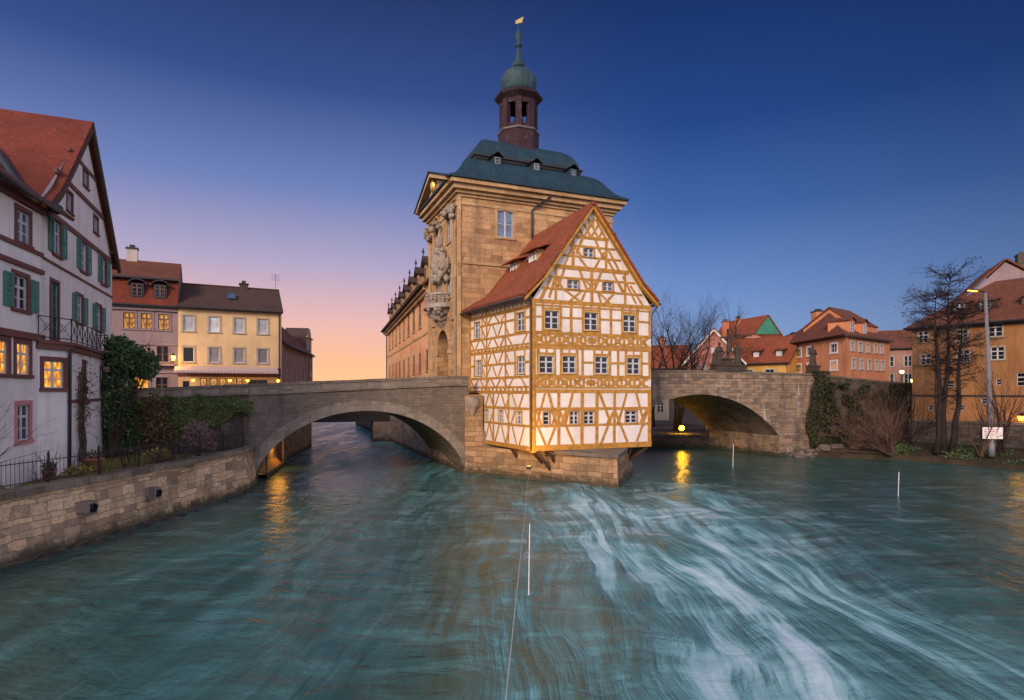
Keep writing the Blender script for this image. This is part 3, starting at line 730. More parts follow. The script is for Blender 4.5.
BRo = UV(0, 5.5); FBR = Fr((BRo.x, BRo.y, 0), A0)
t = thing('arch_bridge', 'warm brown stone bridge with one arch right of the timbered house', 'bridge', FBR(18, 0, 0))
cvR = lambda x: 5.24 - (11.4 - math.sqrt(max(0, 11.4 ** 2 - (x - 17) ** 2)))
ZPR = lambda x: 7.15 - .012 * abs(x - 18)
arch_body('arch_bridge', t, FBR, 7.5, 30.2, lambda x: ZPR(x) - .6, cvR, 8.6, 25.2, 8.5, 'bridge_warm')
arch_ring(t, FBR, cvR, 8.6, 25.2, .7, 'bridge_warm', 40)
parapet(t, FBR, 7.5, 30.2, ZPR, .6, -.03, .4, 'bridge_warm', 'cap', 16, False)
parapet(t, Fr(FBR(0, 8.1, 0), A0), 7.5, 30.2, ZPR, .6, 0, .4, 'bridge_warm', 'cap', 16, False)
b = MB(); rr = random.Random(5)
for i in range(46):
    x = rr.uniform(26.5, 31.5); s = rr.uniform(.25, .6)
    p = FBR(x, rr.uniform(-1.3, .1), 0); b.blob((p.x, p.y, rr.uniform(-.15, .15) + (.5 if rr.random() < .25 else 0)), (s * 1.2, s, s * .7), .55, 1.5, i, 5)
tag(b.build('rocks', 'rock'), 'pale broken rocks at the foot of the warm brown bridge abutment', 'rocks', None, 'stuff')

# approach wall right of the abutment with a small arch
FAW = fr2((26.6, 51.0), (42, 60.2)); LAW = 17.9
t = thing('approach_wall', 'dark overgrown street wall with a small round arch behind bare bushes', 'wall', FAW(9, 0, 1))
zaw = lambda x: 6.95 - .045 * x
cvA = lambda x: 2.6 + 1.9 * math.sqrt(max(0, 1 - ((x - 11.4) / 2.6) ** 2))
arch_body('w', t, FAW, 0, LAW, lambda x: zaw(x) - .25, cvA, 8.8, 14.0, 3.0, 'dark_wall', -.5, 20)
arch_ring(t, FAW, cvA, 8.8, 14.0, .4, 'bridge_warm', 20)
parapet(t, FAW, 0, LAW, zaw, .3, -.02, .4, 'dark_wall', 'cap', 14, False)
b = MB(); b.box(FAW, 8.4, 14.4, 2.6, 2.9, -.5, 4.8); b.build('back_wall', 'salmon_wall', t)

# dark flat bridge and its pier seen through the left arch, warm lit stair under the arch
t = thing('beam_bridge', 'dark flat bridge beam spanning the channel seen through the grey arch', 'bridge', (-18, 63, 0))
b = MB(); F = fr2((-21.6, 62.6), (-13.2, 65.2)); b.box(F, -.5, 8.8, 0, 3, 2.15, 2.9); b.box(F, -.5, 8.8, -.08, .1, 2.86, 3.6); b.build('beam', 'dark_metal', t)
b = MB(); b.box(F, 6.7, 8.8, -.3, 3.5, -1.5, 2.14); b.build('pier', 'quay', t)
t = thing('stair_alcove', 'orange lit alcove with stone steps in the bank under the grey arch', 'alcove', (-16.6, 41, .5))
FA = fr2((-15.75, 36.6), (-17.3, 43.8)); L = 6.2
b = MB(); b.wall(FA, [(0, -1), (7.4, -1), (7.4, 4.7), (0, 4.7)], [(.25, 6.3, .25, 2.2)], .1, 0, y=-.5); b.build('wall', 'quay', t)
b = MB(); b.box(FA, .2, 6.35, .3, .5, .2, 2.4); b.build('back_panel', 'ochre_pale', t)
b = MB()
for i in range(6): b.box(FA, .35 + .6 * i, 6.2, -.38 + .11 * i, .29, .255 + .12 * i, .375 + .12 * i)
b.build('steps', 'ochre_pale', t)
b = MB(); b.box(FA, 4.6, 5.9, .2, .29, 1.25, 1.75); b.build('lamp_glass', 'lit', t)
l = bpy.data.lights.new('alcove_lamp', 'POINT'); lo = bpy.data.objects.new('alcove_lamp', l); COL.objects.link(lo); l.energy = 60; l.color = (1, .42, .05); l.shadow_soft_size = .45; lo.parent = t; lo.location = FA(4.9, -.42, 1.62) - t.location

# ================================================================ pier nose and timbered house
PA, PB_, PC = (-2.2, 5.98), (4.06, -2.85), (8.1, 1.8)
t = thing('stone_pier', 'pointed sandstone bridge pier standing in the river under the timbered house', 'pier', UV(3, 2))
b = MB(); pp = [PA, (-1.2, 4.57), (.2, 2.6), (1.8, .34), (3.0, -1.36), PB_, (6, -.6), PC, (8.3, 9), (-2.2, 9)]
lev = [(-1.4, .35), (-.1, .22), (.25, .06), (1.2, .02), (1.78, 0)]
def off(p, d):
    c = Vector((3.3, 3.4)); q = Vector(p) - c; return c + q * (1 + d / q.length)
rings = [[UV(*off(p, d), z) for p in pp] for z, d in lev]
for a, c in zip(rings, rings[1:]):
    k = len(pp)
    for i in range(k): b.poly([a[i], a[(i + 1) % k], c[(i + 1) % k], c[i]])
b.poly(rings[-1]); b.build('body', 'pier', t)
b = MB(); a, c, d, e = UV(1.75, -.12, 2.02), UV(8.2, -.12, 2.02), UV(PC[0] + .1, PC[1] - .1, 1.86), UV(PB_[0] + .05, PB_[1] - .2, 1.86)
b.slab([UV(1.5, .18, 1.9), UV(PB_[0], PB_[1] - .15, 1.84), UV(6.1, -.68, 1.84), UV(6.6, -.1, 1.9), UV(4, -.1, 1.93)], .2); b.build('cap_slab', 'cap', t)
b = MB(); FP = Fr(UV(0, 0), A0)
b.prism(FP, [(-2.25, 5.9), (-1.0, 5.9), (-.85, 8.4), (-2.25, 8.4)], 1.7, 5.25); b.build('buttress', 'pier', t)
b = MB(); b.lathe(FP, (-1.7, 6.05, 3.85), [(.05, -.15), (.2, 0), (.3, .3), (.45, .6), (.5, .65), (.5, 1.05), (.45, 1.1), (.3, 1.25)], 14); b.build('corbel', 'carved', t, True)

p = UV(-.75, -1.25, 1.15); t = thing('floodlight', 'small orange floodlight on an iron arm under the corner of the timbered house', 'floodlight', p)
F = Fr(p, A0 + R(-35)); b = MB(); b.box(F, -.13, .13, -.10, .06, -.09, .09); b.build('housing', 'dark_metal', t); b = MB(); b.hexa([F(-.11, -.06, .091), F(.11, -.06, .091), F(.11, .05, .091), F(-.11, .05, .091)], [F(-.10, -.05, .105), F(.10, -.05, .105), F(.10, .04, .105), F(-.10, .04, .105)]); b.build('lens', 'lamp_orange', t)
b = MB(); b.tube([p, UV(.2, .6, .95), UV(.75, 1.9, .85)], .025, 5); b.build('arm', 'dark_metal', t)
l = bpy.data.lights.new('floodlight_lamp', 'SPOT'); lo = bpy.data.objects.new('floodlight_lamp', l); COL.objects.link(lo); l.energy = 430; l.color = (1, .50, .10); l.spot_size = R(150); l.spot_blend = .8; l.shadow_soft_size = .1; lo.parent = t; lo.location = (0, 0, .13)
lo.rotation_euler = (UV(.6, 1.2, 4.6) - (p + Vector((0, 0, .13)))).to_track_quat('-Z', 'Y').to_euler()
FH = Fr((1.18, 34.9, 0), A0); FHL = fr2((-3.0, 42.14), (1.18, 34.9)); LL = 8.36
t = thing('half_timbered_house', 'white gabled house with ochre half timbering and red roof on the pier', 'house', FH(4.2, 4, 1.93))
w1 = [(0.75, 4.24, 1.15, 3.48), (2.55, 4.25, 3.11, 3.46), (3.5, 4.24, 4.22, 3.46), (6.49, 4.24, 7.34, 3.47)]
w2 = [(0.49, 7.59, 1.41, 6.56), (2.03, 7.62, 2.93, 6.58), (4.3, 7.63, 5.2, 6.57), (6.62, 7.6, 7.56, 6.56)]
w3 = [(0.84, 10.31, 1.76, 9.22), (3.53, 10.33, 4.46, 9.25), (6.33, 10.3, 7.26, 9.25)]
wg = [(2.39, 12.24, 3.13, 11.72), (4.84, 12.30, 5.56, 11.75), (3.50, 14.29, 4.20, 13.76)]
HW = [(a, c, d, e) for a, e, c, d in w1 + w2 + w3]; HG = [(a, c, d, e) for a, e, c, d in wg]
b = MB(); W_ = 8.43
b.wall(FH, [(0, 1.93), (W_, 1.93), (W_, 10.9), (0, 10.9)], HW, .16)
b.wall(FH, [(0, 10.9), (W_, 10.9), (4, 16.75)], HG, .16)
tl = [(1.32, .9), (7.24, .8)]; lw = [(LL - 1.32, 9.17, .9, 1.12), (LL - 7.2, 9.17, .85, 1.12), (LL - 1.25, 6.58, .9, 1.03), (LL - 6.95, 6.58, .8, 1.03), (LL - 5.83, 3.47, .6, .78), (LL - 3.78, 3.47, .6, .78), (LL - 1.43, 3.47, .68, .78)]
lh = [hole(*q) for q in lw]
b.wall(FHL, [(0, 5.4), (LL, 5.4), (LL, 11.2), (0, 11.2)], [h for h in lh if h[2] > 5], .16)
b.wall(FHL, [(1.43, 1.93), (LL, 1.93), (LL, 5.4), (1.43, 5.4)], [h for h in lh if h[2] < 5], .16)
fb = [FHL(1.43, 0, 1.93), FHL(LL, 0, 1.93), FH(W_, 0, 1.93), FH(W_, 8.2, 1.93), FH(-.9, 6.9, 1.93)]
b.poly(fb[::-1]); b.poly([FH(W_, 0, 1.93), FH(W_, 8.2, 1.93), FH(W_, 8.2, 11), FH(W_, 0, 11)])
b.poly([FHL(1.43, 0, 1.93), FHL(1.43, 0, 5.4), FHL(1.43, 3, 5.4), FHL(1.43, 3, 1.93)][::-1])
b.build('wall', 'plaster_white', t)
rb = random.Random(11)
def beam(mb, F, p, q, w, avoid, mi=0, pr=None):
    """one timber on a wall, cut where a window is"""
    p = (p[0] + rb.uniform(-.022, .022), p[1] + rb.uniform(-.018, .018)); q = (q[0] + rb.uniform(-.022, .022), q[1] + rb.uniform(-.018, .018)); L = math.hypot(q[0] - p[0], q[1] - p[1]); n = max(2, int(L / .04)); ok = []
    for i in range(n + 1):
        s = i / n; x, z = p[0] + (q[0] - p[0]) * s, p[1] + (q[1] - p[1]) * s
        ok.append(not any(h[0] - .04 < x < h[1] + .04 and h[2] - .04 < z < h[3] + .04 for h in avoid))
    i = 0
    while i <= n:
        if ok[i]:
            j = i
            while j < n and ok[j + 1]: j += 1
            if j - i >= 2:
                f = lambda s: (p[0] + (q[0] - p[0]) * s / n, p[1] + (q[1] - p[1]) * s / n)
                a, c = f(i), f(j); d = rb.uniform(.018, .042) if pr is None else pr; ww = w * rb.uniform(.92, 1.1)
                P = F(a[0], .03, a[1]); Q = F(c[0], .03, c[1]); mb.bar(P, Q, ww, d + .03, F(0, -1, 0) - F(0, 0, 0), mi)
            i = j + 1
        else: i += 1
b = MB(); g = lambda *a, **k: beam(b, FH, *a, **k)
AV = HW + HG
for z, w in ((2.09, .33), (3.40, .15), (4.42, .15), (5.50, .24), (5.72, .10), (6.36, .2), (7.25, .11), (8.12, .22), (8.32, .1), (8.98, .18), (9.94, .12), (10.62, .10), (10.86, .26)):
    if z in (7.25, 9.94): continue
    g((0, z), (W_, z), w, AV)
for x in (.12, 1.78, 3.36, 4.41, 5.67, 8.31): g((x, 2.2), (x, 5.45), .2 if .2 < x < 8 else .26, AV)
for p, q in [((0.84, 5.4), (0.28, 3.46)), ((1.06, 5.4), (1.67, 3.35)), ((0.41, 3.34), (0.88, 2.23)), ((1.54, 3.31), (1.06, 2.22)), ((.3, 4.4), (.62, 3.4)), ((1.62, 4.3), (1.3, 3.4)), ((1.3, 4.4), (1.66, 3.4)), ((1.9, 3.4), (2.3, 4.4)), ((1.81, 4.3), (2.84, 2.2)), ((2.7, 5.37), (2.21, 3.42)), ((4.6, 5.37), (5.41, 3.51)), ((5.5, 4.01), (4.69, 2.22)), ((5.69, 4.25), (6.62, 2.28)), ((6.57, 5.37), (6.03, 3.67)), ((7.26, 5.37), (7.91, 3.29)), ((8.15, 4.2), (7.36, 2.29)), ((5.15, 3.5), (5.6, 4.2)), ((5.9, 3.5), (6.2, 4.2)), ((7.6, 3.5), (8.1, 4.3))]: g(p, q, .15, AV)
# storey two and three: window posts, rails in the plain panels, small lintels
for x in (.12, .41, 1.5, 1.94, 3.02, 3.40, 4.22, 5.31, 5.94, 6.52, 7.68, 8.31): g((x, 6.42), (x, 8.06), .17, AV)
for xa, xb in ((3.40, 4.22), (5.31, 6.52), (7.68, 8.31)): g((xa, 7.25), (xb, 7.25), .12, AV)
for xa, xb in ((.41, 1.5), (1.94, 3.02), (4.22, 5.31), (6.52, 7.68)):
    g((xa, 7.74), (xb, 7.74), .13, AV); xm = (xa + xb) / 2; g((xm, 7.74), (xm, 8.05), .1, AV); g((xa, 6.50), (xb, 6.50), .1, AV)
for x in (.12, .73, 1.88, 2.61, 3.42, 4.58, 5.41, 6.24, 7.38, 8.31): g((x, 9.02), (x, 10.8), .17, AV)
for xa, xb in ((.12, .73), (1.88, 3.42), (4.58, 6.24), (7.38, 8.31)): g((xa, 9.94), (xb, 9.94), .12, AV)
for xa, xb in ((.73, 1.88), (3.42, 4.58), (6.24, 7.38)):
    g((xa, 10.44), (xb, 10.44), .13, AV); xm = (xa + xb) / 2; g((xm, 10.44), (xm, 10.75), .1, AV); g((xa, 9.14), (xb, 9.14), .1, AV)
def crosspanels(mb, F, xs, z0, z1, star=()):
    for k in range(len(xs) - 1):
        xa, xb = xs[k] + .06, xs[k + 1] - .06; beam(mb, F, (xs[k], z0), (xs[k], z1), .17, [])
        xm, zm = (xa + xb) / 2, (z0 + z1) / 2; hx, hz_ = (xb - xa) / 2, (z1 - z0) / 2
        if k in star:
            mb.lathe(Fr(F(xm, 0, zm), F.a), (0, 0, 0), [(.01, 0)], 3) if False else None
            for i in range(8):
                a = i * math.pi / 4; beam(mb, F, (xm, zm), (xm + hx * .95 * math.cos(a), zm + hz_ * .95 * math.sin(a)), .09, [])
            for i in range(12):
                a, c = i * math.pi / 6, (i + 1) * math.pi / 6; beam(mb, F, (xm + hx * .6 * math.cos(a), zm + hz_ * .6 * math.sin(a)), (xm + hx * .6 * math.cos(c), zm + hz_ * .6 * math.sin(c)), .08, [])
        else:
            # curved saltire: each arm bows through the middle
            for sx in (1, -1):
                P = [(xm - sx * hx, zm - hz_), (xm - sx * hx * .30, zm - hz_ * .55), (xm, zm), (xm + sx * hx * .30, zm + hz_ * .55), (xm + sx * hx, zm + hz_)]
                for a, c in zip(P, P[1:]): beam(mb, F, a, c, .15, [])
            beam(mb, F, (xm - .22, zm), (xm + .22, zm), .30, [])
crosspanels(b, FH, [.15, .88, 1.72, 2.57, 3.48, 4.48, 5.28, 6.18, 7.16, 8.24], 5.76, 6.28, (4,))
crosspanels(b, FH, [.10, .9, 1.81, 2.72, 3.59, 4.52, 5.45, 6.39, 7.36, 8.27], 8.36, 8.9, (4,))
# gable
def gx(z, s=0): return (4 * (z - 10.9) / 5.85 + .12, W_ - (W_ - 4) * (z - 10.9) / 5.85 - .12)
for z, w in ((11.66, .12), (12.37, .13), (13.0, .24), (13.72, .12), (14.38, .11), (14.95, .18)): g((gx(z)[0], z), (gx(z)[1], z), w, AV)
for x, z0, z1 in ((1.57, 11, 12.95), (4.03, 11, 12.95), (6.46, 11, 12.95), (2.73, 13.1, 14.9), (5.08, 13.1, 14.9)): g((x, z0), (x, z1), .17, AV)
for p, q in [((1.28, 12.37), (0.62, 11.05)), ((2.15, 11.62), (3.23, 10.95)), ((3.32, 11.62), (2.54, 10.95)), ((2.19, 12.96), (1.62, 11.6)), ((3.18, 12.9), (3.72, 11.7)), ((4.74, 12.94), (4.23, 11.7)), ((5.62, 12.87), (6.3, 11.66)), ((4.53, 11.64), (5.36, 10.97)), ((5.67, 11.66), (4.94, 10.95)), ((6.3, 12.74), (7.26, 11.08)), ((6.83, 12.2), (7.75, 11.0)), ((1.62, 12.3), (2.05, 11.66)), ((3.6, 12.3), (4.35, 11.66)), ((4.4, 12.3), (3.7, 11.66)), ((6.0, 12.3), (6.42, 11.66)), ((1.5, 12.3), (1.1, 11.1)), ((3.6, 11.62), (3.3, 11)), ((4.5, 11.62), (4.7, 11)), ((2.73, 14.31), (2.1, 13.04)), ((3.13, 13.73), (3.72, 13.08)), ((3.42, 14.9), (2.93, 13.89)), ((4.28, 14.89), (4.84, 13.79)), ((4.64, 13.73), (4.23, 13.03)), ((5.25, 14.3), (5.98, 13.1)), ((4.94, 14.15), (4.74, 13.78)), ((2.85, 14.3), (3.3, 13.75)), ((4.5, 14.3), (5.0, 13.75)), ((5.1, 13.75), (5.6, 13.1)), ((.9, 11.66), (.5, 11.0))]:
    g(p, q, .14, AV)
for k in range(-3, 4):
    for sg in (1, -1):                                               # diamond lattice in the gable tip
        x0 = 4 + k * .52; P = []
        for i in range(41):
            z = 14.98 + 1.75 * i / 40; x = x0 + sg * (z - 14.98) * .62
            if gx(z)[0] + .02 < x < gx(z)[1] - .02: P.append((x, z))
        if len(P) > 3: g(P[0], P[-1], .13, AV)
b.box(FH, 3.82, 4.18, -.05, .02, 15.62, 16.05)
b.build('timber_frame', 'ochre', t)
b = MB(); g2 = lambda *a: beam(b, FHL, *a)
for z, w in ((2.06, .28), (3.40, .14), (4.42, .14), (5.44, .2), (5.74, .12), (6.36, .16), (7.25, .13), (8.10, .2), (8.36, .12), (9.02, .16), (9.94, .13), (10.55, .2)): g2((1.43 if z < 5.4 else 0, z), (LL, z), w, lh)
for x in (1.55, 3.55, 5.6, 8.22): g2((x, 2.1), (x, 5.4), .18, lh)
for x in (.1, 2.6, 5.2, 8.24): g2((x, 5.5), (x, 11), .18, lh)
for x in (.75, 1.9, 6.4, 7.6): g2((x, 6.4), (x, 8.05), .14, lh); g2((x, 9.02), (x, 10.5), .14, lh)
for lo_, hi_, xs in ((2.2, 3.35, (1.9, 2.7, 3.3, 4.1, 4.9, 5.5, 6.3, 7.2)), (4.48, 5.4, (1.9, 2.7, 3.3, 4.1, 4.9, 5.5, 6.3, 7.2)), (5.76, 6.32, (.4, 1.1, 1.9, 2.7, 3.5, 4.3, 5.1, 5.9, 7.4)), (6.44, 7.2, (2.1, 2.9, 3.7, 4.5, 5.3)), (7.3, 8.05, (2.2, 3.0, 3.8, 4.6, 5.4)), (8.42, 8.98, (.4, 1.2, 2.1, 3.0, 3.9, 4.8, 5.7, 7.6)), (9.1, 9.9, (2.1, 2.9, 3.7, 4.5, 5.3)), (10.0, 10.5, (2.2, 3.1, 4.0, 4.9)), (3.46, 4.38, (1.9, 3.4, 5.4, 6.2))):
    for i, x in enumerate(xs): s = .28 if i % 2 else -.28; g2((x - s, lo_), (x + s, hi_), .13, lh)
for z in (8.24, 5.60, 10.78):                                        # rows of pale joist ends
    for i in range(16): x = .25 + i * .53; b.box(FHL, x, x + .17, -.06, .03, z - .06, z + .07) if not (z < 5.7 and x < 1.5) else None
b.build('timber_frame', 'ochre', t)
b = MB(); b.box(FH, -.06, .2, -.07, .25, 1.85, 10.95); b.build('corner_post', 'ochre', t)
for a, e, c, d in w1: window(t, FH, (a + c) / 2, d, c - a, e - d, 2 if c - a > .5 else 1, 3, 'glass', 'sash', 'ochre', .07, False)
for a, e, c, d in w2 + w3: window(t, FH, (a + c) / 2, d, c - a, e - d, 2, 3, 'glass', 'sash', 'ochre_pale', .07)
for a, e, c, d in wg: window(t, FH, (a + c) / 2, d, c - a, e - d, 2, 2, 'glass_pale', 'sash', 'ochre', .07)
for x, z, w, h in lw: window(t, FHL, x, z, w, h, 2, 3, 'glass_pale', 'sash', 'ochre_pale', .07)
b = MB()                                                             # roof with flared eaves
rd = (4, 16.98); fl = [(.72, 12.45), (-.62, 11.08)]; bl = [(.15, 12.2), (-1.75, 11.05)]
V0, V1 = -.38, 8.22
P = lambda u, v, z: UV(u, v, z)
b.slab([P(fl[0][0], V0, fl[0][1]), P(4, V0, 16.98), P(4, V1, 16.98), P(bl[0][0], V1, bl[0][1])][::-1], .14)
b.slab([P(fl[1][0], V0, fl[1][1]), P(fl[0][0], V0, fl[0][1]), P(bl[0][0], V1, bl[0][1]), P(bl[1][0], V1, bl[1][1])][::-1], .14)
b.slab([P(4, V0, 16.98), P(7.55, V0, 12.35), P(7.55, V1, 12.35), P(4, V1, 16.98)][::-1], .14)
b.slab([P(7.55, V0, 12.35), P(8.78, V0, 11.2), P(8.78, V1, 11.2), P(7.55, V1, 12.35)][::-1], .14)
b.tube([P(4, V0 + .02, 17.02), P(4, V1, 17.02)], .11, 8)
b.build('roof', 'tile_orange', t)
b = MB()
nn = FH(0, -1, 0) - FH(0, 0, 0)
for pl in ([(4, 16.93), (.72, 12.38), (-.62, 11.0)], [(4, 16.93), (7.55, 12.28), (8.78, 11.13)]):
    for a, c in zip(pl, pl[1:]): b.bar(UV(a[0], V0 + .34, a[1] - .14), UV(c[0], V0 + .34, c[1] - .14), .15, .31, nn)
b.build('bargeboard', 'ochre', t)
b = MB(); b.tube([P(-.72, V0, 10.98), P(-1.85, V1, 10.95)], .09, 8); b.build('gutter', 'gutter', t, True); b = MB(); b.tube([P(8.84, V0, 11.08), P(8.84, V1, 11.08)], .09, 8); b.build('gutter', 'gutter', t, True); b = MB()
b.tube([P(8.84, -.2, 11.05), P(8.75, .05, 10.75), P(8.55, .1, 10.4), P(8.53, .1, 2)], .05, 8); b.build('downpipe', 'gutter', t, True); b = MB(); b.tube([P(-.1, -.1, 10.9), P(-.1, -.1, 1.95)], .045, 8)
b.build('downpipe', 'gutter', t, True)
for p, q in ((UV(.15, .4, 1.9), UV(1.35, 1.35, .95)), (UV(1.1, .1, 1.9), UV(1.95, .75, .9)), (UV(.35, -.0, 1.9), UV(1.7, .9, .5)), (UV(7.0, .2, 1.9), UV(7.0, 1.2, .9)), (UV(8.2, .2, 1.9), UV(7.4, 1.2, .9)), (UV(8.0, .6, 1.9), UV(7.6, 1.6, 1.0)), (UV(-.35, 2.4, 1.9), UV(.35, 2.9, 1.1))): b = MB(); b.bar(p, q, .16, .16, nn); b.build('brace', 'wood_dark', t)
for v, z in ((3.5, 14.2), (6.6, 14.1)):                              # two shed dormers on the left slope
    u = 4 - (16.98 - z) * .721; F = Fr(UV(u - .12, v + .6, z - .35), A0 - R(90))
    b = MB(); b.box(F, 0, 1.3, -.25, .9, -.1, .85, 1); b.slab([F(-.55, -.75, .80), F(1.75, -.75, .80), F(1.75, 1.5, 1.55), F(-.55, 1.5, 1.55)], .09, 0)
    d = b.build('dormer', ['tile_orange', 'ochre_pale'], t)
    for k in (0, 1):
        window(d, F, .36 + .58 * k, .14, .5, .6, 1, 2, 'blind', 'white_paint', None, .05, False, y=-.38)

# ================================================================ town hall tower
FT = Fr((-3.75, 41.78, 0), A0); FTL = fr2(FT(0, 8.2, 0), FT(0, 0, 0)); TW, TD = 12.6, 8.2
t = thing('town_hall_tower', 'square sandstone gate tower with green copper roof, onion dome and spire', 'tower', FT(6.3, 4.1, 0))
b = MB(); EZ = 19.6
wt = [hole(3.52, 16.72, 1.22, 1.95)]
b.wall(FT, [(0, 1.5), (TW, 1.5), (TW, EZ), (0, EZ)], wt, .22)
b.poly([FT(TW, 0, 1.5), FT(TW, TD, 1.5), FT(TW, TD, EZ), FT(TW, 0, EZ)]); b.poly([FT(TW, TD, 1.5), FT(0, TD, 1.5), FT(0, TD, EZ), FT(TW, TD, EZ)])
sw_ = [hole(2.45, 16.6, .95, 2.1), hole(5.75, 16.6, .95, 2.1), hole(2.45, 12.5, .95, 2.2), hole(5.75, 12.5, .95, 2.2)]
b.wall(FTL, [(0, 10.6), (TD, 10.6), (TD, EZ), (0, EZ)], sw_, .25)
cz = lambda x: 8.5 + math.sqrt(max(0, 1.7 ** 2 - (x - 4.1) ** 2))
for xa, xb in ((0, 2.4), (5.8, TD)): b.poly([FTL(xa, 0, 1.5), FTL(xb, 0, 1.5), FTL(xb, 0, 10.6), FTL(xa, 0, 10.6)])
for i in range(16):
    xa, xb = 2.4 + 3.4 * i / 16, 2.4 + 3.4 * (i + 1) / 16
    b.poly([FTL(xa, 0, cz(xa)), FTL(xb, 0, cz(xb)), FTL(xb, 0, 10.6), FTL(xa, 0, 10.6)])
    b.poly([FTL(xa, 0, cz(xa)), FTL(xa, 6, cz(xa)), FTL(xb, 6, cz(xb)), FTL(xb, 0, cz(xb))])
b.poly([FTL(2.4, 0, 5), FTL(2.4, 0, 8.5), FTL(2.4, 6, 8.5), FTL(2.4, 6, 5)]); b.poly([FTL(5.8, 0, 5), FTL(5.8, 6, 5), FTL(5.8, 6, 8.5), FTL(5.8, 0, 8.5)])
b.poly([FTL(2.3, 6, 5), FTL(5.9, 6, 5), FTL(5.9, 6, 10.4), FTL(2.3, 6, 10.4)]); b.poly([FTL(2.4, 0, 5.5), FTL(5.8, 0, 5.5), FTL(5.8, 6, 5.5), FTL(2.4, 6, 5.5)])
b.build('wall', 'sandstone', t)
b = MB()                                                             # pilasters, arch moulding, frieze, ledge
for x0, x1, pr in ((0, .75, .16), (1.15, 1.6, .1), (6.6, 7.05, .1), (7.45, 8.2, .16), (3.45, 4.75, .08)):
    z0 = 2.5 if pr > .12 else 10.7
    b.box(FTL, x0, x1, -pr, -.002, z0, 18.6); b.box(FTL, x0 - .08, x1 + .08, -pr - .08, -.004, 18.6, 18.9); b.box(FTL, x0 - .06, x1 + .06, -pr - .07, -.004, z0, z0 + .5)
b.box(FT, -.16, .12, -.10, .3, 1.5, 19.3)
for i in range(16):
    a, c = math.pi * i / 16, math.pi * (i + 1) / 16
    b.bar(FTL(4.1 - 1.85 * math.cos(a), 0, 8.5 + 1.85 * math.sin(a)), FTL(4.1 - 1.85 * math.cos(c), 0, 8.5 + 1.85 * math.sin(c)), .3, .09, FTL(0, -1, 0) - FTL(0, 0, 0))
for x in (2.1, 5.8): b.box(FTL, x, x + .3, -.09, .02, 5, 8.5); b.box(FTL, x - .1, x + .4, -.16, .02, 8.3, 8.6)
b.box(FT, .25, 4.4, -.10, .01, 14.55, 14.75)
for x in (2.45, 5.75):
    for z, hh in ((16.6, 2.1), (12.5, 2.2)):
        b.box(FTL, x - .75, x + .75, -.15, -.002, z + hh + .18, z + hh + .32); b.bar(FTL(x - .8, 0, z + hh + .34), FTL(x, 0, z + hh + .75), .12, .18, FTL(0, -1, 0) - FTL(0, 0, 0)); b.bar(FTL(x + .8, 0, z + hh + .34), FTL(x, 0, z + hh + .75), .12, .18, FTL(0, -1, 0) - FTL(0, 0, 0))
b.build('pilasters', 'sandtrim', t)
b = MB()
for z0, z1, pj in ((18.75, 18.95, .06), (19.3, 19.5, .12), (19.5, 19.72, .3), (19.72, 20.06, .55), (20.06, 20.34, .8)): b.box(FT, -pj, TW + pj, -pj, TD + pj, z0, z1 - .001)
b.build('cornice', 'sandtrim', t)
# pediment on the side towards the bridge
b = MB(); FQ = Fr(FTL(0, -.62, 0), FTL.a)
b.poly([FQ(.3, 0, 20.34), FQ(7.9, 0, 20.34), FQ(4.1, 0, 21.75)]); b.poly([FQ(.3, .9, 20.34), FQ(7.9, .9, 20.34), FQ(4.1, .9, 21.75)][::-1])
for xa in (-.45, 8.65):
    b.bar(FQ(xa, .5, 20.32), FQ(4.1, .5, 22.0), .26, 1.0, FQ(0, -1, 0) - FQ(0, 0, 0))
pd = b.build('pediment', 'sandtrim', t)
b = MB(); b.blob(FQ(4.1, -.1, 21.2), (.32, .32, .52), .3, 2, 2, 8); b.build('gilded_relief', 'gold', pd, True)
b = MB(); b.slab([FQ(-.7, -.6, 20.36), FQ(4.1, -.6, 22.22), FQ(4.1, 2.4, 22.22), FQ(-.7, .6, 20.36)][::-1], .1); b.slab([FQ(4.1, -.6, 22.22), FQ(8.9, -.6, 20.36), FQ(8.9, .6, 20.36), FQ(4.1, 2.4, 22.22)][::-1], .1); b.build('pediment_roof', 'copper', t)
def rings(prof, mat, name, smooth=False):
    b = MB(); P = []
    for s, z in prof:
        x0, x1, y0, y1 = -.95 + s, TW + .95 - s, -.95 + s, TD + .95 - s
        P.append([FT(x0, y0, z), FT(x1, y0, z), FT(x1, y1, z), FT(x0, y1, z)])
    for a, c in zip(P, P[1:]):
        for i in range(4): j = (i + 1) % 4; b.poly([a[i], a[j], c[j], c[i]])
    b.poly(P[-1]); b.poly(P[0][::-1]); return b.build(name, mat, t, smooth)
rings([(0, 20.36), (.0, 20.5), (.45, 20.75), (.85, 21.1), (1.15, 21.5), (1.45, 21.95), (1.8, 22.35), (2.3, 22.68), (3.05, 22.86)], 'copper', 'roof')
rings([(2.86, 22.80), (2.75, 22.95), (2.72, 23.1), (2.62, 23.16), (2.62, 23.30), (3.0, 23.38)], 'dark_metal', 'roof_band')
rings([(2.85, 23.385), (2.92, 23.75), (3.15, 24.25), (3.5, 24.68), (3.95, 25.0), (4.5, 25.22), (4.85, 25.28)], 'copper', 'upper_roof')
